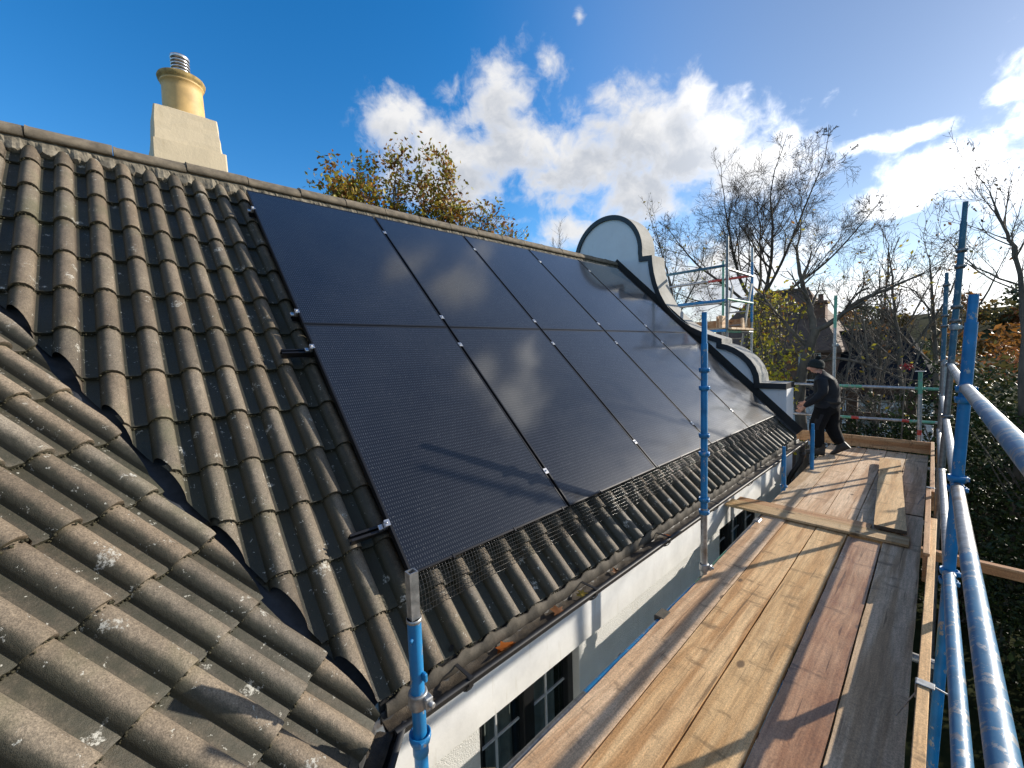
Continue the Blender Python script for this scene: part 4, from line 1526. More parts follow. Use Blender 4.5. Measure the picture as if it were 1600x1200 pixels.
# ------------------------------------------------------------------ deck boards
def board(name, cx0, cx1, y0, y1, z, th, mat, label, group='deck boards', warp=0.004, slope=-0.016, cat='scaffold board', ends=True):
    """plank along Y; cx0, cx1 = its edges at y = 1, drifting by slope"""
    bm = bmesh.new()
    nL, nW = max(6, int((y1 - y0) / 0.18)), 5
    ph = rnd.uniform(0, 6)
    top, bot = [], []
    for i in range(nL + 1):
        y = y0 + (y1 - y0) * i / nL
        r1, r2 = [], []
        dz = warp * math.sin(y * 1.1 + ph)
        ex = rnd.uniform(-0.0016, 0.0016)
        for j in range(nW + 1):
            f = j / nW
            x = cx0 + (cx1 - cx0) * f + slope * (y - 1) + (ex if j in (0, nW) else 0)
            cup = -warp * 0.6 * (1 - (2 * f - 1) ** 2) - (0.0015 if j in (0, nW) else 0)
            r1.append(bm.verts.new((x, y, z + dz + cup)))
            r2.append(bm.verts.new((x, y, z + dz - th)))
        top.append(r1)
        bot.append(r2)
    for i in range(nL):
        for j in range(nW):
            f = bm.faces.new((top[i][j], top[i][j + 1], top[i + 1][j + 1], top[i + 1][j]))
            bm.faces.new((bot[i][j + 1], bot[i][j], bot[i + 1][j], bot[i + 1][j + 1]))
        bm.faces.new((bot[i][0], top[i][0], top[i + 1][0], bot[i + 1][0]))
        bm.faces.new((top[i][nW], bot[i][nW], bot[i + 1][nW], top[i + 1][nW]))
    for j in range(nW):
        for i, fl in ((0, 0), (nL, 1)):
            q = [top[i][j], top[i][j + 1], bot[i][j + 1], bot[i][j]]
            if fl:
                pass
            else:
                q.reverse()
            bm.faces.new(q).material_index = 1 if ends else 0
    bm.normal_update()
    me = bpy.data.meshes.new(name)
    bm.to_mesh(me)
    bm.free()
    for m in ([mat] if not ends else [mat, MT['endgrain']]):
        me.materials.append(m)
    o = link(name, me)
    return tag(o, label, cat, group)


TB = 0.038
board('scaffold_board', 0.430, 0.631, 0.10, 4.00, DECK, TB, MT['wood_far'], 'pale pinkish deck board next to the wall, near half of the deck')
board('scaffold_board', 0.640, 0.874, -0.75, 4.00, DECK - .002, TB, MT['wood_a'], 'brown knotted deck board, second from the wall on the near deck')
board('scaffold_board', 0.885, 1.109, -1.10, 4.00, DECK, TB, MT['wood_b'], 'yellowish sawn deck board in the middle of the near deck')
board('scaffold_board', 1.120, 1.341, -1.00, 3.78, DECK - .006, TB, MT['wood_red'], 'wet reddish-brown deck board, fourth from the wall')
board('scaffold_board', 1.351, 1.585, -1.20, 4.75, DECK - .003, TB, MT['wood_grey'], 'grey sawn deck board beside the toe boards, near half')
# far half of the deck
fx = [0.345, 0.578, 0.838, 1.080, 1.312, 1.545]
fl = ['pale deck board nearest the wall beyond the cross planks', 'pale deck board, second from the wall beyond the cross planks', 'pale deck board in the middle beyond the cross planks',
      'deck board partly under the loose offcut, far half', 'deck board along the far toe board, far half']
fm = ['wood_grey', 'wood_far', 'wood_far', 'wood_grey', 'wood_grey']
for k in range(5):
    a, b = fx[k], fx[k + 1] - 0.008
    s = 0.016 * 3
    board('scaffold_board', a + s, b + s, 4.02 + (0.75 if k == 4 else 0), 7.86, DECK + rnd.uniform(-0.004, 0.0), TB, MT[fm[k]], fl[k])
# two planks laid across the joint
for (y0, y1, x0, x1, z, m, lab) in ((4.02, 4.155, 0.06, 1.20, DECK + 0.026, 'toe', 'narrow orange plank laid across the deck, far one of the pair'),
                                   (3.80, 4.01, 0.02, 1.47, DECK + 0.030, 'wood_new', 'brown plank laid across the deck joint, near one of the pair')):
    mb = MB()
    n = 14
    mb.bbox((0, 0, 0), (y1 - y0, x1 - x0, 0.024), b=0.003)
    o = mb.build('cross_plank', MT[m])
    o.location = ((x0 + x1) / 2, (y0 + y1) / 2, z - 0.012)
    o.rotation_euler = (0, R_(0.3), R_(-90 + 0.5))
    tag(o, lab, 'plank', 'planks laid across the deck')
board('board_offcut', 1.452, 1.672, 4.03, 6.95, DECK + 0.072, 0.034, MT['wood_b'], 'loose short board lying on top of the far deck with a dark raised end', 'loose boards', slope=-0.075, warp=0.002)
mb = MB()
mb.bbox((0, 0, 0), (0.235, 0.80, 0.034), b=0.003)
o = mb.build('scaffold_board', MT['wood_new'])
o.location = (0.572, -0.185, -0.812)
o.rotation_euler = (0, 0, R_(47))
tag(o, 'end of a board turning round the wing, at the bottom edge beside the near pole', 'scaffold board')


# toe boards on edge
def toe(name, x0, y0, x1, y1, zb, zt, th, mat, label):
    d = Vector((x1 - x0, y1 - y0, 0))
    L = d.length
    d.normalize()
    side = Vector((d.y, -d.x, 0))
    mb = MB()
    mb.bbox((0, 0, 0), (th, L, zt - zb), b=0.003)
    o = mb.build(name, MT[mat])
    o.location = ((x0 + x1) / 2, (y0 + y1) / 2, (zb + zt) / 2)
    o.rotation_euler = (0, 0, math.atan2(d.y, d.x) - PI / 2)
    return tag(o, label, 'toe board', 'toe boards round the deck')


toe('toe_board', 1.640, -1.2, 1.605, 4.10, -0.735, -0.540, 0.040, 'wood_a', 'long toe board along the garden side of the near deck')
toe('toe_board', 1.585, 3.18, 1.548, 5.02, -0.735, -0.520, 0.036, 'toe', 'short toe board overlapping inside the two long ones')
toe('toe_board', 1.575, 5.0, 1.515, 7.90, -0.745, -0.545, 0.036, 'toe', 'far toe board along the garden side')
toe('toe_board', -0.60, 7.98, 1.50, 7.92, -0.745, -0.560, 0.036, 'toe', 'reddish toe board across the far end of the deck')
# strap clips on the toe boards
for (x, y, z, lab) in ((1.628, 1.62, -0.535, 'metal strap clip over the near toe board'), (1.562, 5.03, -0.515, 'wire clip where the two garden side toe boards meet')):
    mb = MB()
    mb.bbox((x, y, z), (0.060, 0.045, 0.006), b=0.002)
    mb.bbox((x - 0.03, y, z - 0.035), (0.005, 0.045, 0.07), b=0.001)
    mb.tube([(x - 0.03, y, z - 0.06), (x - 0.06, y - 0.02, z - 0.12), (x - 0.09, y - 0.03, z - 0.19)], 0.003, 6)
    mb.tube([(x + 0.03, y, z), (x + 0.09, y + 0.01, z - 0.02)], 0.004, 6)
    tag(mb.build('board_clip', MT['galv']), lab, 'board clip', 'toe board clips')
# timber bearer poking out on the garden side
mb = MB()
mb.bbox((0, 0, 0), (0.06, 1.5, 0.085), b=0.004)
o = mb.build('timber_bearer', MT['toe'])
o.location = (1.62, 4.10, -0.865)
o.rotation_euler = (0, 0, R_(-91))
tag(o, 'timber bearer poking out under the guard rails on the garden side', 'timber')

# ------------------------------------------------------------------ end guard and its posts
standard(0.262, 8.2, GROUND, 1.805, 'tall thin galvanised pole with a green top behind the man', [(0.9, 'galv'), (1.25, 'galv'), (1.805, 'green')], cups=(), collars=(0.95, 0.25, -0.31), cupmat='galv')
sp = empty('guard_post', (1.362, 8.15, -0.62), 'short green and grey guard post with base plate at the far end', 'guard post')
mb = MB()
mb.tube([(1.362, 8.15, -0.61), (1.36, 8.15, -0.50), (1.36, 8.15, -0.42), (1.352, 8.15, 0.15), (1.345, 8.15, 0.50)], 0.026, 16, mats=[0, 1, 0, 2])
mb.build('tube', [MT['galv'], MT['red'], MT['green']], sp)
mb = MB()
mb.bbox((1.362, 8.15, -0.616), (0.15, 0.15, 0.008), b=0.002)
mb.bbox((1.345, 8.15, 0.503), (0.12, 0.12, 0.008), b=0.002)
mb.build('base_plate', MT['galv'], sp)
tube_thing('guard_rail', (-1.35, 8.235, 0.262), (1.58, 8.235, 0.222), 'upper end guard rail, green and grey, behind the man', [(0.50, 'galv'), (0.68, 'green'), (0.9, 'galv'), (1, 'green')], 'guard rail', 'guard rails across the far end')
tube_thing('guard_rail', (-1.35, 8.235, -0.318), (1.56, 8.235, -0.300), 'lower end guard rail with red and green bands', [(0.52, 'galv'), (0.64, 'green'), (0.675, 'red'), (0.86, 'galv'), (0.89, 'red'), (1, 'green')], 'guard rail', 'guard rails across the far end')

# ------------------------------------------------------------------ scaffold tower beyond the gable
tw = empty('scaffold_tower', (-1.8, 7.6, GROUND), 'scaffold tower beyond the curved gable with a boarded platform and ladder', 'scaffold tower')


def tpole(x, y, z1, segs, name='pole'):
    names, idx, pts = [], [], [Vector((x, y, GROUND))]
    for zt, m in segs:
        if m not in names:
            names.append(m)
        pts.append(Vector((x, y, zt)))
        idx.append(names.index(m))
    mb = MB()
    mb.tube(pts, TR, 14, mats=idx)
    mb.build('pole', [MT[n] for n in names], tw)


tpole(-1.08, 6.97, 2.9, [(2.9, 'galv_dark')])
tpole(-1.08, 8.30, 2.9, [(1.45, 'galv'), (2.62, 'blue'), (2.9, 'galv')])
tpole(-3.4, 6.97, 2.9, [(2.9, 'galv_dark')])
tpole(-3.4, 8.30, 2.9, [(2.9, 'galv')])
tpole(-1.62, 8.30, 2.75, [(1.3, 'galv'), (2.75, 'green')])


def trail(a, b, segs, r=TR):
    names, idx, pts = [], [], [Vector(a)]
    for f, m in segs:
        if m not in names:
            names.append(m)
        pts.append(Vector(a).lerp(Vector(b), f))
        idx.append(names.index(m))
    mb = MB()
    mb.tube(pts, r, 12, mats=idx)
    mb.build('rail', [MT[n] for n in names], tw)


for z, sg in ((2.40, [(0.55, 'teal'), (1, 'galv')]), (1.80, [(1, 'blue')]), (1.27, [(1, 'blue')])):
    trail((-1.08, 6.93, z), (-3.5, 6.93, z), sg)
trail((-1.08, 8.34, 2.37), (-3.5, 8.34, 2.37), [(0.35, 'red'), (1, 'galv')])
trail((-1.08, 8.34, 1.90), (-3.5, 8.34, 1.90), [(1, 'galv')])
for z, sg in ((2.345, [(1, 'galv')]), (1.825, [(1, 'green')]), (1.255, [(0.5, 'green'), (1, 'galv')])):
    trail((-1.08, 6.95, z), (-1.08, 8.34, z), sg)
    trail((-3.4, 6.95, z), (-3.4, 8.34, z), sg)
for k in range(5):
    mb = MB()
    yy = 7.08 + k * 0.24
    mb.bbox((-2.25, yy, 1.305), (2.5, 0.225, 0.036), b=0.003)
    mb.build('platform_board', MT['wood_grey'], tw)
for (c, s, m) in (((-1.15, 8.22, 1.43), (0.036, 0.55, 0.2), 'wood_grey'), ((-2.25, 8.27, 1.43), (2.3, 0.036, 0.2), 'toe'), ((-1.50, 7.9, 1.45), (0.03, 0.5, 0.26), 'wood_far'), ((-1.42, 7.75, 1.45), (0.03, 0.4, 0.27), 'wood_far')):
    mb = MB()
    mb.bbox(c, s, b=0.003)
    mb.build('toe_board', MT[m], tw)
mb = MB()
for dx in (-0.17, 0.17):
    mb.bbox((-1.45 + dx, 8.10, 0.4), (0.028, 0.07, 3.6), rot=Matrix.Rotation(R_(8), 3, 'Y'), b=0.004)
for k in range(13):
    z = -1.2 + k * 0.26
    xx = -1.45 + (z - 0.4) * math.tan(R_(8))
    mb.tube([(xx - 0.17, 8.10, z), (xx + 0.17, 8.10, z)], 0.014, 8)
mb.build('ladder', MT['galv'], tw)

# ================================================================== the man on the deck


def skin_mesh(name, J, E, root, levels=2):
    """J: name -> ((x,y,z), radius or (rx, ry)); E: pairs; returns a mesh grown by Skin + Subdivision"""
    me = bpy.data.meshes.new(name + '_skeleton')
    keys = list(J)
    me.from_pydata([J[k][0] for k in keys], [(keys.index(a), keys.index(b)) for a, b in E], [])
    ob = bpy.data.objects.new(name + '_skeleton', me)
    COL.objects.link(ob)
    md = ob.modifiers.new('skin', 'SKIN')
    md.use_smooth_shade = True
    md.branch_smoothing = 0.4
    for i, k in enumerate(keys):
        r = J[k][1]
        me.skin_vertices[0].data[i].radius = r if isinstance(r, tuple) else (r, r)
        me.skin_vertices[0].data[i].use_root = (k == root)
    sb = ob.modifiers.new('sub', 'SUBSURF')
    sb.levels = sb.render_levels = levels
    dg = bpy.context.evaluated_depsgraph_get()
    dg.update()
    out = bpy.data.meshes.new_from_object(ob.evaluated_get(dg))
    bpy.data.objects.remove(ob)
    out.name = name
    return out


PLOC = Vector((0.30, 7.02, DECK + 0.002))
man = empty('person', PLOC, 'man in black padded jacket, work trousers and bobble hat walking on the deck', 'person')
man.rotation_euler = (0, R_(-4), R_(186))
man.scale = (1.10, 1.16, 0.955)
J = {
    'pelvis': ((-0.02, 0, 0.83), (0.150, 0.125)), 'waist': ((-0.01, 0, 0.95), (0.185, 0.160)), 'belly': ((0.01, 0, 1.05), (0.200, 0.175)), 'chest': ((0.025, 0, 1.17), (0.205, 0.180)),
    'upper': ((0.06, 0, 1.265), (0.165, 0.145)), 'neck': ((0.100, 0, 1.325), 0.066), 'headb': ((0.135, 0, 1.362), 0.070), 'head': ((0.170, 0, 1.415), (0.078, 0.092)), 'crown': ((0.168, 0, 1.475), (0.070, 0.075)),
    'jaw': ((0.207, 0, 1.372), (0.045, 0.04)), 'nose': ((0.267, 0, 1.392), 0.014), 'earl': ((0.150, 0.085, 1.40), 0.016), 'earr': ((0.150, -0.085, 1.40), 0.016),
}
E_ = [('pelvis', 'waist'), ('waist', 'belly'), ('belly', 'chest'), ('chest', 'upper'), ('upper', 'neck'), ('neck', 'headb'), ('headb', 'head'), ('head', 'crown'), ('headb', 'jaw'), ('head', 'nose'), ('head', 'earl'), ('head', 'earr')]
# legs: left leg planted in front, right leg trailing with the heel up
LEG = {'l': [((0.02, 0.095, 0.74), 0.122), ((0.075, 0.10, 0.46), 0.100), ((0.045, 0.10, 0.26), 0.086), ((0.02, 0.10, 0.10), 0.078)],
       'r': [((-0.06, -0.095, 0.74), 0.122), ((-0.075, -0.10, 0.48), 0.100), ((-0.15, -0.10, 0.30), 0.086), ((-0.215, -0.10, 0.17), 0.075)]}
for s, L in LEG.items():
    prev = 'pelvis'
    for i, (p, r) in enumerate(L):
        J['leg%s%d' % (s, i)] = (p, r)
        E_.append((prev, 'leg%s%d' % (s, i)))
        prev = 'leg%s%d' % (s, i)
ARM = {'l': [((0.060, 0.195, 1.245), 0.078), ((0.030, 0.245, 1.05), 0.066), ((0.105, 0.250, 0.93), 0.058), ((0.195, 0.240, 0.83), 0.046), ((0.222, 0.235, 0.795), 0.028)],
       'r': [((0.060, -0.195, 1.245), 0.078), ((0.060, -0.245, 1.05), 0.066), ((0.130, -0.235, 0.94), 0.058), ((0.225, -0.215, 0.845), 0.046), ((0.252, -0.207, 0.810), 0.028)]}
for s, L in ARM.items():
    sg = 1 if s == 'l' else -1
    prev = 'upper'
    for i, (p, r) in enumerate(L):
        J['arm%s%d' % (s, i)] = (p, r)
        E_.append((prev, 'arm%s%d' % (s, i)))
        prev = 'arm%s%d' % (s, i)
    w = Vector(L[-1][0])
    dirn = (w - Vector(L[-2][0])).normalized()
    palm = w + dirn * 0.055
    J['palm' + s] = (tuple(palm), (0.034, 0.020))
    E_.append((prev, 'palm' + s))
    side = Vector((0.35, -0.85 * 0, 0.3)).cross(dirn).normalized()
    acr = Vector((0.6, 0, 0.75)) - dirn * Vector((0.6, 0, 0.75)).dot(dirn)
    acr.normalize()
    for q, (off, ln) in enumerate(((-0.024, 0.058), (-0.008, 0.068), (0.008, 0.072), (0.024, 0.064))):
        a = palm + acr * off + dirn * 0.022
        b = a + dirn * ln * 0.55
        c = b + (dirn * 0.55 + Vector((0.1, -sg * 0.8, -0.1))).normalized() * ln * 0.5
        for nm, p, r in (('a', a, 0.010), ('b', b, 0.009), ('c', c, 0.0075)):
            J['f%s%d%s' % (s, q, nm)] = (tuple(p), r)
        E_ += [('palm' + s, 'f%s%da' % (s, q)), ('f%s%da' % (s, q), 'f%s%db' % (s, q)), ('f%s%db' % (s, q), 'f%s%dc' % (s, q))]
    t1 = palm + acr * 0.034 - dirn * 0.01
    t2 = t1 + (acr * 0.5 + dirn).normalized() * 0.042 + Vector((0, -sg * 0.014, 0))
    J['t%s1' % s] = (tuple(t1), 0.0125)
    J['t%s2' % s] = (tuple(t2), 0.0095)
    E_ += [('palm' + s, 't%s1' % s), ('t%s1' % s, 't%s2' % s)]
body = skin_mesh('body', J, E_, 'pelvis')
for m in ('coat', 'skin', 'trousers'):
    body.materials.append(MT[m])
mi = []
for p in body.polygons:
    c = p.center
    m = 0
    if c.z < 0.80 and abs(c.y) < 0.19 and c.x < 0.17:
        m = 2
    elif c.z > 1.335 and c.x > 0.085 and abs(c.y) < 0.12:
        m = 1
    else:
        for s in 'lr':
            w = Vector(ARM[s][-1][0])
            d = (w - Vector(ARM[s][-2][0])).normalized()
            q = (c - w).dot(d)
            if -0.004 < q < 0.2 and ((c - w) - d * q).length < 0.062 and (c - w).length < 0.2:
                m = 1
    mi.append(m)
body.polygons.foreach_set('material_index', mi)
bo = bpy.data.objects.new('body', body)
COL.objects.link(bo)
bo.parent = man


def child_local(mb, name, mat, parent):
    me_o = mb.build(name, mat)
    me_o.parent = parent
    return me_o


hat = MB()
ax = Vector((-0.16, 0, 1)).normalized()
hat.lathe((0.167, 0, 1.425), [(0.098, -0.012), (0.104, -0.004), (0.105, 0.030), (0.100, 0.034), (0.101, 0.050), (0.092, 0.085), (0.070, 0.113), (0.038, 0.128), (0.004, 0.131)], 24, axis=ax)
ho = child_local(hat, 'bobble_hat', MT['hat'], man)
pm = MB()
pc = Vector((0.167, 0, 1.425)) + ax * 0.150
for k in range(90):
    d = Vector((rnd.gauss(0, 1), rnd.gauss(0, 1), rnd.gauss(0, 1))).normalized()
    e = d.orthogonal().normalized() * 0.012
    f = d.cross(e)
    r = rnd.uniform(0.030, 0.038)
    pm.add([pc + e, pc - e * .5 + f, pc - e * .5 - f, pc + d * r + e * .6, pc + d * r - e * .3 + f * .6, pc + d * r - e * .3 - f * .6], [(0, 1, 4, 3), (1, 2, 5, 4), (2, 0, 3, 5), (3, 4, 5)], 0)
po = child_local(pm, 'pompom', MT['hat'], ho)


st = MB()
a_, b_ = Vector(ARM['r'][0][0]), Vector(ARM['r'][1][0])
d_ = (b_ - a_).normalized()
st.lathe(a_.lerp(b_, 0.72), [(0.0735, -0.006), (0.0745, 0.0), (0.0735, 0.006)], 20, axis=d_, cap=False)
child_local(st, 'sleeve_stripe', MT['alu'], man)
tp = MB()
tp.bbox((-0.055, -0.165, 0.80), (0.10, 0.05, 0.15), b=0.012)
tp.bbox((-0.055, -0.185, 0.865), (0.105, 0.03, 0.03), b=0.008)
child_local(tp, 'tool_pouch', MT['boot'], man)
bt = MB()
bt.lathe((-0.014, 0, 0.885), [(0.165, -0.018), (0.170, 0.0), (0.168, 0.018)], 26, cap=False)
for v_i in range(len(bt.v)):
    x_, y_, z_ = bt.v[v_i]
    bt.v[v_i] = (x_, y_ * 1.05, z_)
child_local(bt, 'belt', MT['boot'], man)


def boot(ankle, ang, y):
    """boot with its ankle at (x,z); ang tips the toe down"""
    mb = MB()
    q = Matrix.Rotation(ang, 3, 'Y')
    A = Vector((ankle[0], y, ankle[1]))
    secs = [(-0.075, -0.085, 0.020, 0.036, 0.040), (-0.07, -0.085, 0.055, 0.040, 0.045), (-0.02, -0.085, 0.075, 0.044, 0.05), (0.04, -0.085, 0.030, 0.045, 0.05), (0.10, -0.085, -0.015, 0.048, 0.05), (0.155, -0.083, -0.030, 0.044, 0.05), (0.190, -0.078, -0.045, 0.026, 0.05)]
    rings = []
    for (x, zb, zt, w, _) in secs:
        ring = []
        for k in range(12):
            a = 2 * PI * k / 12
            yy = w * math.copysign(abs(math.cos(a)) ** 0.7, math.cos(a))
            zz = (zb + zt) / 2 + (zt - zb) / 2 * math.copysign(abs(math.sin(a)) ** 0.6, math.sin(a))
            ring.append(A + q @ Vector((x, yy, zz)))
        rings.append(ring)
    mb.rings(rings)
    mb.tube([A + q @ Vector((-0.02, 0, 0.02)), A + q @ Vector((-0.02, 0, 0.11))], [0.052, 0.054], 12)
    return mb


child_local(boot((0.02, 0.088), 0.0, 0.10), 'boot', MT['boot'], man)
child_local(boot((-0.215, 0.165), R_(40), -0.10), 'boot', MT['boot'], man)

# ================================================================== ground, hill and woods
mb = MB()
N = 60
V_, F_ = [], []


def ground_z(x, y):
    r = math.hypot(x, y)
    z = GROUND
    if r > 70:
        z += (r - 70) * 0.012
    if r > 150:
        z += 16.0 * (1 - math.cos(min(1, (r - 150) / 110) * PI)) / 2 * (0.75 + 0.25 * math.sin(math.atan2(x, y) * 5 + 1))
    return z


rad = [0, 4, 8, 14, 22, 35, 50, 70, 95, 125, 150, 175, 200, 225, 260, 320, 450, 900, 1500]
for r in rad:
    for k in range(96):
        a = 2 * PI * k / 96
        x, y = r * math.sin(a), r * math.cos(a)
        V_.append((x, y, ground_z(x, y) + (0.04 * math.sin(3 * x) * math.cos(2.3 * y) if r < 60 else 0)))
for i in range(len(rad) - 1):
    for k in range(96):
        k2 = (k + 1) % 96
        F_.append((i * 96 + k, i * 96 + k2, (i + 1) * 96 + k2, (i + 1) * 96 + k))
mb.add(V_, F_, 0, True)
g = mb.build('ground', MT['grass'])
g['kind'] = 'structure'


def ellipsoid_points(n, c, r, fill=0.45, noise=0.25, floor=None):
    """points in the outer part of a lumpy ellipsoid"""
    d = RNG.normal(size=(n, 3))
    d /= np.linalg.norm(d, axis=1)[:, None]
    ph = RNG.uniform(0, 6, 6)
    lump = 1 + noise * (np.sin(d[:, 0] * 5 + ph[0]) * np.sin(d[:, 1] * 4 + ph[1]) + 0.6 * np.sin(d[:, 2] * 7 + ph[2]) * np.sin(d[:, 0] * 8 + ph[3]))
    s = (RNG.uniform(0, 1, n) ** fill) * lump
    P = np.array(c) + d * s[:, None] * np.array(r)
    return P


def tints(n, cols, weights, var=0.25):
    k = RNG.choice(len(cols), n, p=np.array(weights) / sum(weights))
    c = np.array(cols)[k]
    return c * RNG.uniform(1 - var, 1 + var, (n, 1))


AUT = [(0.28, 0.12, 0.025), (0.22, 0.085, 0.03), (0.17, 0.11, 0.03), (0.085, 0.075, 0.025), (0.10, 0.055, 0.03), (0.06, 0.075, 0.03)]
P_, S_, T_ = [], [], []
for k in range(260):
    a = R_(RNG.uniform(-75, 40))
    r = RNG.uniform(150, 262)
    x, y = r * math.sin(a), r * math.cos(a)
    h = RNG.uniform(4, 8.5)
    n = 170
    P_.append(ellipsoid_points(n, (x, y, ground_z(x, y) + h * 0.55), (h * 0.55, h * 0.55, h * 0.6), 0.4))
    T_.append(np.array(AUT[RNG.choice(6, p=[.2, .15, .2, .15, .15, .15])]) * RNG.uniform(0.75, 1.25, (n, 1)))
    S_.append(np.full(n, 1.5))
for k in range(60):
    a = R_(RNG.uniform(-28, 25))
    r = RNG.uniform(40, 120)
    x, y = r * math.sin(a), r * math.cos(a)
    h = RNG.uniform(2.5, 5.5)
    n = 260
    P_.append(ellipsoid_points(n, (x, y, ground_z(x, y) + h * 0.55), (h * 0.6, h * 0.6, h * 0.6), 0.4))
    T_.append(np.array(AUT[RNG.choice(6, p=[.25, .15, .15, .15, .1, .2])]) * RNG.uniform(0.7, 1.3, (n, 1)))
    S_.append(np.full(n, 0.55))
P_, S_, T_ = np.concatenate(P_), np.concatenate(S_), np.concatenate(T_)
ex, ey = rand_axes(len(P_), 0.6)
w_ = quads_object('woodland', P_, ex * S_[:, None], ey * S_[:, None], MT['leaf'], T_)
tag(w_, 'autumn woodland on the far hillside', 'woodland', kind='stuff')


# ------------------------------------------------------------------ trees
def grow(seed, base, limbs, levels, spread, ratio, nkids, wob, droop=0.0, dome=None, up=0.15, minr=0.004):
    """limbs: list of polylines [(point, radius), ...]; recursive branching from them.  Returns (thick, thin, tips)"""
    rn = random.Random(seed)
    thick, thin = MB(), MB()
    tips = []

    def emit(pts, rs):
        r = max(rs)
        if r > 0.03:
            thick.tube(pts, rs, 8 if r > 0.06 else 6, cap=False)
        else:
            thin.tube(pts, rs, 4 if r > 0.012 else 3, cap=False)

    def branch(p, d, L, r, lev):
        n = 5 if lev > 1 else 4
        pts, rs = [p.copy()], [r]
        for i in range(n):
            d = (d + Vector((rn.gauss(0, wob), rn.gauss(0, wob), rn.gauss(0, wob) + up * 0.25 - droop * 0.2))).normalized()
            if dome is not None and len(pts) > 1 and sum(((p[q] - dome[0][q]) / dome[1][q]) ** 2 for q in range(3)) > rn.uniform(.85, 1.1):
                break
            p = p + d * L / n
            pts.append(p.copy())
            rs.append(max(minr * .6, r * (1 - 0.62 * (i + 1) / n)))
        emit(pts, rs)
        n = len(pts) - 1
        if lev <= 0:
            tips.append((pts[-1], d))
            tips.append((pts[len(pts) // 2], d))
            return
        k = nkids[min(lev, len(nkids) - 1)]
        for i in range(k):
            f = 0.28 + 0.72 * (i + rn.random()) / k
            j = min(n - 1, int(f * n))
            q = pts[j].lerp(pts[j + 1], f * n - j if f < 1 else 1)
            dd = (pts[j + 1] - pts[j]).normalized()
            side = dd.orthogonal().normalized()
            side = Matrix.Rotation(rn.uniform(0, 2 * PI), 3, dd) @ side
            a = rn.uniform(0.35, 1.0) * spread
            nd = (dd * math.cos(a) + side * math.sin(a)).normalized()
            branch(q, nd, L * ratio * rn.uniform(0.65, 1.15) * (1.15 - 0.45 * f), max(minr, rs[j] * rn.uniform(0.45, 0.62)), lev - 1)

    for L in limbs:
        pts = [Vector(p) for p, r in L['p']]
        rs = [r for p, r in L['p']]
        # smooth the polyline
        P2, R2 = [], []
        for i in range(len(pts) - 1):
            a, b, c, d = pts[max(i - 1, 0)], pts[i], pts[i + 1], pts[min(i + 2, len(pts) - 1)]
            for t in (0, .25, .5, .75):
                P2.append(0.5 * ((2 * b) + (c - a) * t + (2 * a - 5 * b + 4 * c - d) * t * t + (3 * b - 3 * c + d - a) * t ** 3) + Vector((rn.gauss(0, .012), rn.gauss(0, .012), 0)))
                R2.append(rs[i] + (rs[i + 1] - rs[i]) * t)
        P2.append(pts[-1])
        R2.append(rs[-1])
        thick.tube(P2, R2, 9, cap=False)
        k = L.get('kids', 0)
        for i in range(k):
            f = L.get('from', 0.3) + (1 - L.get('from', 0.3)) * (i + rn.random() * .8) / k
            j = min(len(P2) - 2, int(f * (len(P2) - 1)))
            dd = (P2[j + 1] - P2[j]).normalized()
            side = Matrix.Rotation(rn.uniform(0, 2 * PI), 3, dd) @ dd.orthogonal().normalized()
            a = rn.uniform(0.3, 0.95) * spread
            nd = (dd * math.cos(a) + side * math.sin(a) + UP * up).normalized()
            branch(P2[j], nd, L['len'] * rn.uniform(0.7, 1.15) * (1.2 - 0.5 * f), max(minr, R2[j] * rn.uniform(0.4, 0.6)), levels)
        if k:
            branch(P2[-1], (P2[-1] - P2[-2]).normalized(), L['len'] * 0.9, R2[-1], levels)
    return thick, thin, tips


def make_tree(name, label, cat, group, base, limbs, seed, bark, levels=3, spread=0.9, ratio=0.62, nkids=(4, 4, 4, 4), wob=0.10, up=0.15, leaves=None, minr=0.004, droop=0.0, dome=None):
    root = empty(name, base, label, cat, group)
    thick, thin, tips = grow(seed, base, limbs, levels, spread, ratio, nkids, wob, up=up, minr=minr, droop=droop, dome=dome)
    thick.build('trunk', MT[bark], root)
    cr = thin.build('crown', MT[bark], root)
    if leaves:
        n, size, cols, wts, scatter, cond = leaves
        rn = np.random.default_rng(seed)
        T = np.array([tuple(t[0]) for t in tips])
        if cond is not None:
            T = T[cond(T)]
        if len(T):
            idx = rn.integers(0, len(T), n)
            P = T[idx] + rn.normal(size=(n, 3)) * scatter
            ex, ey = rand_axes(n, size)
            quads_object('foliage', P, ex, ey, MT['leaf'], tints(n, cols, wts), root)
    return root, tips


YEL = [(0.42, 0.30, 0.03), (0.30, 0.26, 0.03), (0.36, 0.16, 0.03), (0.17, 0.17, 0.03), (0.20, 0.09, 0.03)]
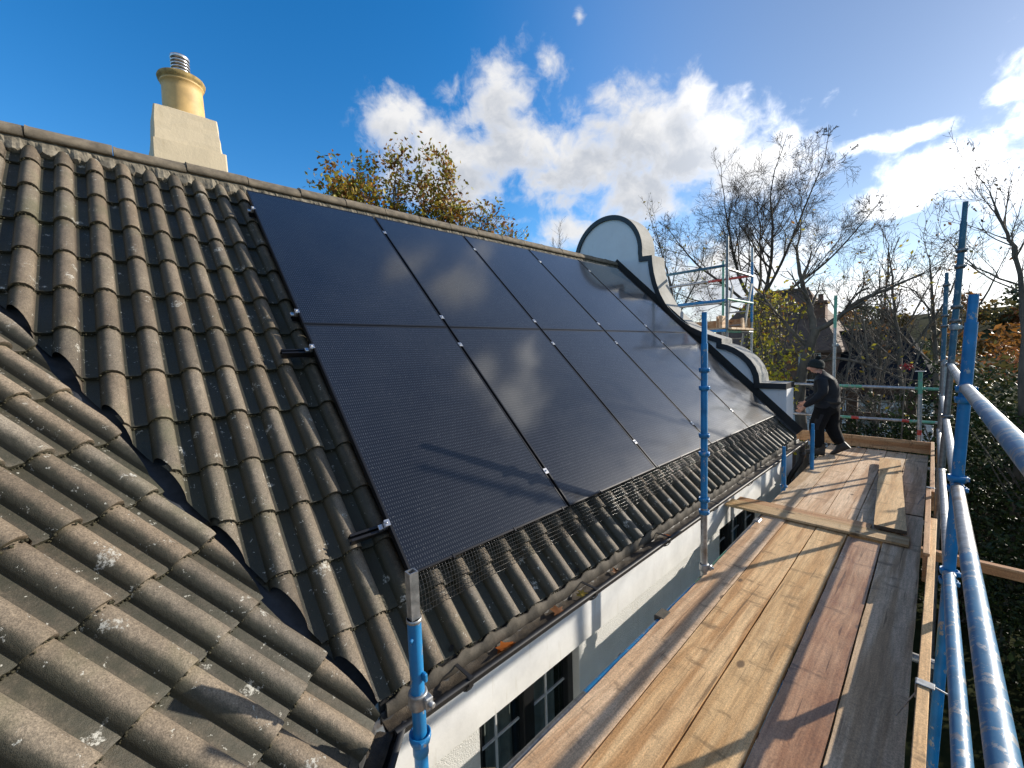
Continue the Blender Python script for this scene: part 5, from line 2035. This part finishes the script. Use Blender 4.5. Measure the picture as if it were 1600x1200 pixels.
# big bare tree behind the scaffold tower
B = Vector((-3.62, 17.4, GROUND))
bx, by = B.x, B.y
limbs = [
    dict(p=[((bx, by, GROUND), 0.165), ((bx + .05, by, -1.5), 0.140), ((bx - .02, by, 1.2), 0.121), ((bx, by + .1, 2.5), 0.112)], kids=0),
    dict(p=[((bx, by + .1, 2.5), 0.077), ((bx + .35, by + .2, 3.6), 0.063), ((bx + .5, by, 5.0), 0.046), ((bx + .35, by + .3, 6.8), 0.024)], kids=13, len=2.30),
    dict(p=[((bx, by + .1, 2.4), 0.073), ((bx - .5, by - .2, 3.5), 0.058), ((bx - .8, by - .3, 4.8), 0.041), ((bx - 1.2, by, 6.6), 0.022)], kids=13, len=2.30),
    dict(p=[((bx - .05, by + .1, 2.3), 0.063), ((bx - 1.0, by - .4, 3.4), 0.048), ((bx - 2.0, by - .9, 4.4), 0.034), ((bx - 2.8, by - 1.1, 5.6), 0.017)], kids=12, len=1.94),
    dict(p=[((bx, by + .1, 2.2), 0.063), ((bx + 1.1, by + .3, 3.1), 0.048), ((bx + 2.1, by + .5, 3.9), 0.031), ((bx + 3.0, by + .6, 5.0), 0.017)], kids=12, len=1.94),
    dict(p=[((bx, by + .1, 2.5), 0.063), ((bx + .9, by - .3, 4.0), 0.046), ((bx + 1.5, by - .3, 5.6), 0.029), ((bx + 2.0, by - .2, 7.0), 0.015)], kids=12, len=1.94),
    dict(p=[((bx - .03, by + .1, 2.2), 0.048), ((bx - 1.2, by - .2, 2.7), 0.036), ((bx - 2.3, by - .4, 3.0), 0.024), ((bx - 3.4, by - .5, 3.6), 0.012)], kids=10, len=1.45),
    dict(p=[((bx, by + .1, 2.5), 0.058), ((bx - .1, by + .8, 4.2), 0.041), ((bx - .3, by + 1.3, 6.0), 0.024)], kids=10, len=2.06),
]
make_tree('bare_tree', 'tall spreading bare tree behind the scaffold tower', 'tree', 'bare winter trees', B, limbs, 21, 'bark_dark', levels=3, nkids=(4, 6, 5, 4), minr=0.0052, wob=0.13, spread=1.05, up=0.10, ratio=0.68, dome=((-3.75, 17.4, 4.6), (3.7, 3.2, 4.3)),
          leaves=(260, 0.06, YEL, (4, 3, 2, 1, 2), 0.12, lambda T: (T[:, 2] < 4.6)))
# ivy on its trunk and the yellowing climber below
n = 2600
a = RNG.uniform(0, 2 * PI, n)
z = RNG.uniform(-1.0, 2.9, n)
r = 0.30 + RNG.normal(0, .07, n)
P = np.stack([bx + r * np.cos(a), by + r * np.sin(a), z], 1)
ex, ey = rand_axes(n, 0.045)
o = quads_object('ivy', P, ex, ey, MT['holly'], tints(n, [(0.10, 0.085, 0.03), (0.05, 0.065, 0.02), (0.16, 0.12, 0.03)], (3, 3, 1)))
tag(o, 'ivy clinging to the trunk of the tall bare tree', 'ivy')

# gnarled tree close behind the man
B = Vector((-1.02, 11.9, GROUND))
bx, by = B.x, B.y
limbs = [
    dict(p=[((bx, by, GROUND), .16), ((bx + .08, by, -1.8), .135), ((bx + .02, by, -.2), .12), ((bx + .16, by, 0.75), .11), ((bx + .32, by, 1.35), .10)], kids=0),
    dict(p=[((bx + .30, by, 1.3), .085), ((bx + .18, by + .1, 1.9), .07), ((bx + .0, by, 2.6), .05), ((bx - .1, by, 3.3), .03)], kids=8, len=1.0),
    dict(p=[((bx + .28, by, 1.28), .075), ((bx + .65, by + .05, 1.50), .062), ((bx + 1.1, by, 1.92), .048), ((bx + 1.65, by + .1, 2.18), .032), ((bx + 2.2, by + .2, 2.45), .015)], kids=15, len=.95),
    dict(p=[((bx + .18, by, .9), .055), ((bx - .35, by - .2, 1.6), .042), ((bx - .8, by - .3, 2.3), .025)], kids=7, len=.9),
    dict(p=[((bx + .1, by, .3), .05), ((bx + .7, by - .3, .6), .04), ((bx + 1.3, by - .5, .5), .025), ((bx + 1.9, by - .4, .2), .012)], kids=7, len=.8),
    dict(p=[((bx + .05, by, -.1), .045), ((bx - .30, by - .3, .4), .035), ((bx - .45, by - .3, .9), .02)], kids=6, len=.7),
    dict(p=[((bx + .05, by, .0), .04), ((bx + .5, by - .4, -.2), .032), ((bx + 1.1, by - .5, -.35), .02)], kids=6, len=.8),
]
make_tree('bare_tree', 'gnarled bare tree with a long limb reaching right, close behind the man', 'tree', 'bare winter trees', B, limbs, 5, 'bark', levels=2, nkids=(3, 4, 4), minr=0.0045, spread=1.1, wob=0.16, up=.1,
          leaves=(170, 0.05, YEL, (4, 3, 2, 1, 2), 0.08, None))
# thin bare trees to the right
for (x, y, top, lean, seed, lab) in ((0.95, 14.1, 3.3, -.35, 31, 'thin leaning bare tree between the man and the garden side poles'), (1.50, 14.3, 3.0, -.2, 32, 'slender bare tree just left of the garden side poles'),
                                     (0.15, 15.2, 3.7, .15, 33, 'slender bare tree above the dark slate roof')):
    B = Vector((x, y, GROUND))
    limbs = [dict(p=[((x, y, GROUND), 0.066), ((x + lean * .2, y, -1.5), 0.057), ((x + lean * .6, y, .6), 0.045), ((x + lean, y, 1.9), 0.033), ((x + lean * 1.4, y, top), 0.012)], kids=15, len=1.25, **{'from': 0.42}),
             dict(p=[((x + lean * .6, y, .5), 0.030), ((x + lean * .6 + .6, y, 1.5), 0.024), ((x + lean * .6 + 1.0, y + .2, 2.6), 0.012)], kids=8, len=1.0),
             dict(p=[((x + lean * .5, y, .3), 0.030), ((x + lean * .5 - .7, y, 1.2), 0.024), ((x + lean * .5 - 1.2, y + .2, 2.3), 0.012)], kids=8, len=1.0)]
    make_tree('bare_tree', lab, 'tree', 'bare winter trees', B, limbs, seed, 'bark', levels=2, nkids=(3, 4, 4), minr=0.005, wob=.12, up=.2, spread=.95, leaves=(60, .05, YEL, (2, 1, 1, 1, 2), .1, None))
for (x, y, top, lean, seed, lab) in ((-.45, 13.0, 2.0, .25, 71, 'tangled bare sapling in front of the white house'), (.55, 12.9, 1.9, -.3, 72, 'tangled bare sapling left of the short guard post'),
                                     (.05, 16.5, 2.6, .2, 73, 'bare sapling against the dark slate roof')):
    B = Vector((x, y, GROUND))
    limbs = [dict(p=[((x, y, GROUND), .05), ((x + lean * .3, y, -2), .04), ((x + lean, y, .2), .028), ((x + lean * 1.6, y, top), .008)], kids=16, len=1.3, **{'from': 0.35}),
             dict(p=[((x, y, -2.4), .035), ((x - lean, y, -.8), .026), ((x - lean * 2.4, y + .2, 1.3), .008)], kids=14, len=1.2, **{'from': 0.25})]
    make_tree('bare_sapling', lab, 'tree', 'bare saplings', B, limbs, seed, 'bark_pale', levels=2, nkids=(3, 4, 4), minr=0.0045, wob=.16, up=.12, spread=1.1)
# tree at the right edge
x, y = 2.55, 11.0
B = Vector((x, y, GROUND))
limbs = [dict(p=[((x, y, GROUND), 0.065), ((x + .02, y, -1.0), 0.054), ((x + .0, y, 1.0), 0.043), ((x - .12, y, 2.4), 0.032), ((x - .3, y, 3.0), 0.022), ((x - .5, y, 3.7), 0.008)], kids=16, len=1.2, **{'from': 0.5}),
         dict(p=[((x + .0, y, 1.2), 0.026), ((x + .5, y - .2, 2.4), 0.022), ((x + .8, y - .2, 3.8), 0.009)], kids=10, len=1.1),
         dict(p=[((x - .05, y, 1.9), 0.019), ((x - .6, y - .1, 2.3), 0.013), ((x - 1.0, y - .1, 2.9), 0.006)], kids=8, len=.8)]
make_tree('bare_tree', 'bare tree at the right edge beyond the bright blue pole', 'tree', 'bare winter trees', B, limbs, 44, 'bark', levels=2, nkids=(4, 4, 4), minr=0.0045, wob=.12, up=.2, spread=.95,
          leaves=(160, .035, [(.08, .06, .03), (.12, .07, .03)], (1, 1), .12, None))
# bare trees left of and behind the curved gable
x, y = -4.9, 12.7
B = Vector((x, y, GROUND))
limbs = [dict(p=[((x, y, GROUND), 0.072), ((x + .1, y, 0), 0.060), ((x + .15, y, 2.2), 0.045), ((x - .1, y, 3.6), 0.030), ((x - .5, y, 5.0), 0.012)], kids=14, len=1.35, **{'from': 0.45}),
         dict(p=[((x + .1, y, 1.8), 0.030), ((x + .8, y, 2.9), 0.021), ((x + 1.1, y, 3.8), 0.011)], kids=7, len=.9)]
make_tree('bare_tree', 'bare tree close behind the shoulder of the curved gable', 'tree', 'bare winter trees', B, limbs, 52, 'bark', levels=2, nkids=(4, 4, 4), minr=0.0045, spread=.9, up=.2,
          leaves=(130, .055, YEL, (4, 3, 1, 1, 1), .1, None))
x, y = -8.2, 10.8
B = Vector((x, y, GROUND))
limbs = [dict(p=[((x, y, GROUND), 0.072), ((x, y, 0), 0.060), ((x + .1, y, 2.6), 0.042), ((x, y, 3.6), 0.027), ((x + .1, y, 4.4), 0.012)], kids=11, len=1.1, **{'from': 0.6})]
make_tree('bare_tree', 'bare treetop showing over the ridge just left of the curved gable', 'tree', 'bare winter trees', B, limbs, 57, 'bark', levels=2, nkids=(3, 4, 4), minr=0.004, spread=.8, up=.35)
# autumn tree behind the ridge
x, y = -12.0, 7.4
B = Vector((x, y, GROUND))
limbs = [dict(p=[((x, y, GROUND), .28), ((x, y, -2), .24), ((x + .1, y, 2.5), .20)], kids=0)]
for k, (dx, dy, tz, r) in enumerate(((-1.0, -1.6, 7.5, .08), (-.5, -.6, 8.1, .09), (.1, .3, 8.0, .085), (.7, 1.2, 7.4, .08), (1.1, 2.2, 6.5, .07), (-.2, -2.4, 6.8, .06), (.5, .9, 7.9, .06), (1.5, 2.9, 6.0, .05))):
    limbs.append(dict(p=[((x + .1, y, 2.4), r * .9), ((x + dx * .45, y + dy * .45, 4.0), r * .7), ((x + dx * .8, y + dy * .85, 5.0), r * .6), ((x + dx, y + dy, tz - 1.1), r * .2)], kids=15, len=1.5, **{'from': 0.32}))
AL = [(0.40, 0.29, 0.03), (0.30, 0.26, 0.03), (0.34, 0.15, 0.03), (0.16, 0.18, 0.03), (0.20, 0.085, 0.025)]
make_tree('autumn_tree', 'autumn tree with sparse yellow and brown leaves behind the roof ridge', 'tree', None, B, limbs, 63, 'bark', levels=2, nkids=(3, 3, 4), minr=0.005, spread=.95, up=.35, wob=.11,
          leaves=(9500, 0.090, AL, (4, 2.5, 3.5, 2, 2.5), 0.17, lambda T: (RNG.random(len(T)) < np.clip(1.1 - (T[:, 1] - 5.2) * 0.20, .10, 1))))
# yellow-leaved shrubs between the gable and the man
for (x, y, rx, rz, zc, n, lab) in ((-1.75, 12.6, .75, 1.5, .75, 900, 'yellow-leaved shrub beside the scaffold tower'), (-1.35, 10.6, .55, 1.3, -.9, 1000, 'yellow-leaved shrub behind the end rails by the gable'),
                                   (-2.3, 13.4, .8, 1.1, 1.0, 500, 'thin yellow-leaved shrub behind the scaffold tower platform')):
    root = empty('yellow_shrub', (x, y, GROUND), lab, 'shrub', 'yellow-leaved shrubs')
    limbs = []
    for k in range(6):
        dx, dy = RNG.uniform(-1, 1) * rx * .8, RNG.uniform(-.5, .5) * rx
        limbs.append(dict(p=[((x, y, GROUND), .04), ((x + dx * .3, y + dy * .3, (GROUND + zc) / 2), .032), ((x + dx * .7, y + dy * .7, zc), .022), ((x + dx, y + dy, zc + rz * .8), .008)], kids=9, len=.7, **{'from': 0.35}))
    th, tn, tips = grow(int(x * 100) + 500, Vector((x, y, GROUND)), limbs, 1, 1.0, .6, (3, 4), .15, minr=.0035)
    th.build('stem', MT['bark'], root)
    tn.build('twig', MT['bark'], root)
    T = np.array([tuple(t[0]) for t in tips])
    P = T[RNG.integers(0, len(T), n)] + RNG.normal(size=(n, 3)) * .09
    ex, ey = rand_axes(n, .060)
    quads_object('foliage', P, ex, ey, MT['leaf'], tints(n, [(0.50, 0.40, 0.03), (0.36, 0.33, 0.03), (0.20, 0.20, 0.03), (0.25, 0.10, 0.03)], (5, 3, 2, 1)), root)

# evergreen bushes on the garden side
HC = [(0.022, 0.040, 0.012), (0.035, 0.055, 0.015), (0.055, 0.075, 0.02), (0.03, 0.035, 0.012)]
BUSH = [(3.9, 9.6, 2.3, 2.2, 3.1, -2.6, 15000, 'large glossy evergreen bush behind the bright blue pole'), (2.1, 11.9, 1.7, 1.3, 2.9, -2.5, 11000, 'glossy evergreen bush left of the garden side poles'),
        (0.6, 12.4, 1.3, 1.0, 2.3, -2.9, 7000, 'low evergreen bush beyond the short guard post'), (4.3, 5.6, 1.9, 2.2, 2.9, -2.9, 13000, 'evergreen bush outside the guard rails, nearest the camera'),
        (6.6, 8.0, 2.4, 3.0, 3.6, -2.4, 9000, 'evergreen bush at the far right edge')]
for (x, y, rx, ry, rz, zc, n, lab) in BUSH:
    root = empty('evergreen_bush', (x, y, GROUND), lab, 'bush', 'evergreen bushes on the garden side')
    nc = n // 14
    Cc = ellipsoid_points(nc, (x, y, zc), (rx, ry, rz), .30, .24)
    P = np.repeat(Cc, 34, 0) + RNG.normal(size=(nc * 34, 3)) * RNG.uniform(.05, .16, (nc, 1)).repeat(34, 0)
    P = P[P[:, 2] > GROUND]
    ex, ey = rand_axes(len(P), .047)
    quads_object('foliage', P, ex, ey, MT['holly'], tints(len(P), HC, (3, 3, 2, 2), .35), root)
    mb = MB()
    rn = random.Random(int(n))
    for k in range(46):
        a = rn.uniform(0, 2 * PI)
        f = rn.uniform(.3, .98)
        p1 = Vector((x + rx * f * math.cos(a), y + ry * f * math.sin(a), zc + rz * rn.uniform(0, .95) * math.sqrt(max(.05, 1 - f * f))))
        p0 = Vector((x + rn.uniform(-.3, .3), y + rn.uniform(-.3, .3), GROUND))
        pm_ = p0.lerp(p1, .5) + Vector((rn.uniform(-.3, .3), rn.uniform(-.3, .3), .3))
        mb.tube([p0, pm_, p1, p1 + (p1 - pm_) * .25], [.035, .022, .01, .004], 5, cap=False)
    mb.build('stem', MT['bark'], root)
root = empty('red_shrub', (1.05, 10.6, GROUND), 'shrub sprig with red leaves among the evergreens', 'shrub')
n = 60
P = ellipsoid_points(n, (1.05, 10.6, 0.46), (.12, .12, .09), .6, .2)
ex, ey = rand_axes(n, .032)
quads_object('foliage', P, ex, ey, MT['leaf'], tints(n, [(0.30, 0.03, 0.04), (0.22, 0.04, 0.03)], (1, 1)), root)
mb = MB()
mb.tube([(1.05, 10.6, GROUND), (1.0, 10.62, -2), (1.05, 10.6, .46)], [.03, .02, .006], 6)
mb.build('stem', MT['bark'], root)

# ------------------------------------------------------------------ neighbouring houses


def gabled(root, x0, x1, y0, y1, zw, zr, wall, roof, ridge_dir='x', over=.25, hip=0.0):
    mb = MB()
    z0 = GROUND
    mb.quad((x0, y0, z0), (x1, y0, z0), (x1, y0, zw), (x0, y0, zw))
    mb.quad((x1, y0, z0), (x1, y1, z0), (x1, y1, zw), (x1, y0, zw))
    mb.quad((x1, y1, z0), (x0, y1, z0), (x0, y1, zw), (x1, y1, zw))
    mb.quad((x0, y1, z0), (x0, y0, z0), (x0, y0, zw), (x0, y1, zw))
    if ridge_dir == 'x':
        ym = (y0 + y1) / 2
        if not hip:
            for xx in (x0, x1):
                mb.add([(xx, y0, zw), (xx, y1, zw), (xx, ym, zr)], [(0, 1, 2)], 0)
        a, b = (x0 + hip - (0 if hip else over)), (x1 - hip + (0 if hip else over))
        mr = MB()
        e = over
        dz = (zr - zw) * e / (ym - y0)
        P = [(x0 - e, y0 - e, zw - dz), (x1 + e, y0 - e, zw - dz), (x1 + e, y1 + e, zw - dz), (x0 - e, y1 + e, zw - dz), (a, ym, zr), (b, ym, zr)]
        Q = [(p[0], p[1], p[2] - .10) for p in P]
        F = [(0, 1, 5, 4), (2, 3, 4, 5), (1, 2, 5), (3, 0, 4)] if hip else [(0, 1, 5, 4), (2, 3, 4, 5)]
        mr.add(P, F, 0)
        mr.add(Q, [tuple(reversed(f)) for f in F], 0)
        mr.add(P[:4] + Q[:4], [(0, 4, 5, 1), (1, 5, 6, 2), (2, 6, 7, 3), (3, 7, 4, 0)], 0)
        if not hip:
            mr.add([P[1], P[5], P[2], Q[1], Q[5], Q[2], P[0], P[4], P[3], Q[0], Q[4], Q[3]], [(0, 1, 4, 3), (1, 2, 5, 4), (7, 6, 9, 10), (8, 7, 10, 11)], 0)
        # ridge capping
        mr.tube([(a, ym, zr + .01), (b, ym, zr + .01)], .09, 8)
    mb.build('wall', MT[wall], root)
    ro = mr.build('roof', MT[roof], root)
    return ro


def far_window(root, c, w, h, frame='farwhite', n=2, nrm=(0, -1, 0)):
    """window on a wall facing -Y"""
    fr = MB()
    x, y, z = c
    t = .07
    for dx in [-w / 2 + t / 2, w / 2 - t / 2] + [-w / 2 + w * k / n for k in range(1, n)]:
        fr.bbox((x + dx, y, z), (t, .09, h), b=.006)
    for dz in (-h / 2 + t / 2, 0.08 * h, h / 2 - t / 2):
        fr.bbox((x, y + .004, z + dz), (w - t, .08, t * .9), b=.006)
    f = fr.build('window', MT[frame], root)
    g = MB()
    g.quad((x - w / 2, y + .01, z - h / 2), (x + w / 2, y + .01, z - h / 2), (x + w / 2, y + .01, z + h / 2), (x - w / 2, y + .01, z + h / 2))
    g.build('pane', MT['glass'], f)
    return f


h1 = empty('neighbour_house', (-4.5, 24.5, GROUND), 'brown brick house with brown tiled roof and chimney behind the scaffold tower', 'house')
r1 = gabled(h1, -7.3, -1.7, 21.2, 27.5, 0.9, 3.7, 'brick', 'rooftile_far', hip=1.6)
mb = MB()
mb.bbox((-2.75, 22.9, 2.05), (.85, .6, 1.7), b=.02)
mb.bbox((-2.75, 22.9, 2.86), (1.0, .75, .14), b=.02)
c1 = mb.build('chimney', MT['brick'], r1)
mb = MB()
for dx in (-.22, .2):
    mb.lathe((-2.75 + dx, 22.9, 2.92), [(.13, 0), (.11, .06), (.10, .3), (.12, .33)], 12)
mb.build('chimney_pot', MT['brick'], c1)
far_window(h1, (-2.6, 21.16, -.05), .8, 1.25, n=1)
far_window(h1, (-4.6, 21.16, -.05), 1.2, 1.2, n=2)
h2 = empty('neighbour_house', (-.6, 23.5, GROUND), 'white house with a dark slate roof behind the man', 'house')
r2 = gabled(h2, -3.6, 1.3, 20.9, 26.4, -.95, 1.42, 'farwhite', 'slate', hip=.95, over=.3)
far_window(h2, (-.62, 20.86, -2.15), .75, 1.15, n=1)
far_window(h2, (.55, 20.86, -2.1), 1.0, 1.1, n=2)
pg = empty('pergola', (-.4, 14.0, GROUND), 'dark brown timber pergola behind the end guard rails', 'pergola')
for (x, w) in ((-.56, .26), (-.20, .24), (1.0, .2)):
    mb = MB()
    mb.bbox((x, 14.0, (GROUND - .25) / 2 - .05), (w, .24, -GROUND - .25), b=.015)
    mb.build('post', MT['timber_dark'], pg)
mb = MB()
mb.bbox((.35, 13.86, -1.05), (2.4, .07, .22), b=.01)
mb.bbox((.35, 14.14, -.38), (2.6, .07, .20), b=.01)
mb.build('beam', MT['timber_dark'], pg)
fn = empty('garden_fence', (4, 19.5, GROUND), 'low brown timber fence across the bottom of the garden', 'fence')
mb = MB()
for k in range(60):
    mb.box((-4 + k * .21, 19.5, GROUND + .9 + rnd.uniform(-.02, .02)), (.19, .025, 1.8))
mb.build('boards', MT['timber_dark'], fn)

# white tub standing in the garden on the right
tb = empty('garden_tub', (2.55, 4.55, -2.9), 'white plastic tub on a post at the right edge', 'tub')
tb.location = (2.50, 3.30, GROUND)
mb = MB()
mb.lathe((2.50, 3.30, -2.45), [(.02, 0), (.16, 0.0), (.20, .10), (.235, .40), (.265, .42), (.265, .45), (.225, .45), (.20, .12), (.02, .06)], 28)
mb.build('tub', MT['plastic'], tb)
mb = MB()
mb.tube([(2.50, 3.30, GROUND), (2.50, 3.30, -2.46)], .04, 10)
mb.build('post', MT['timber_dark'], tb)
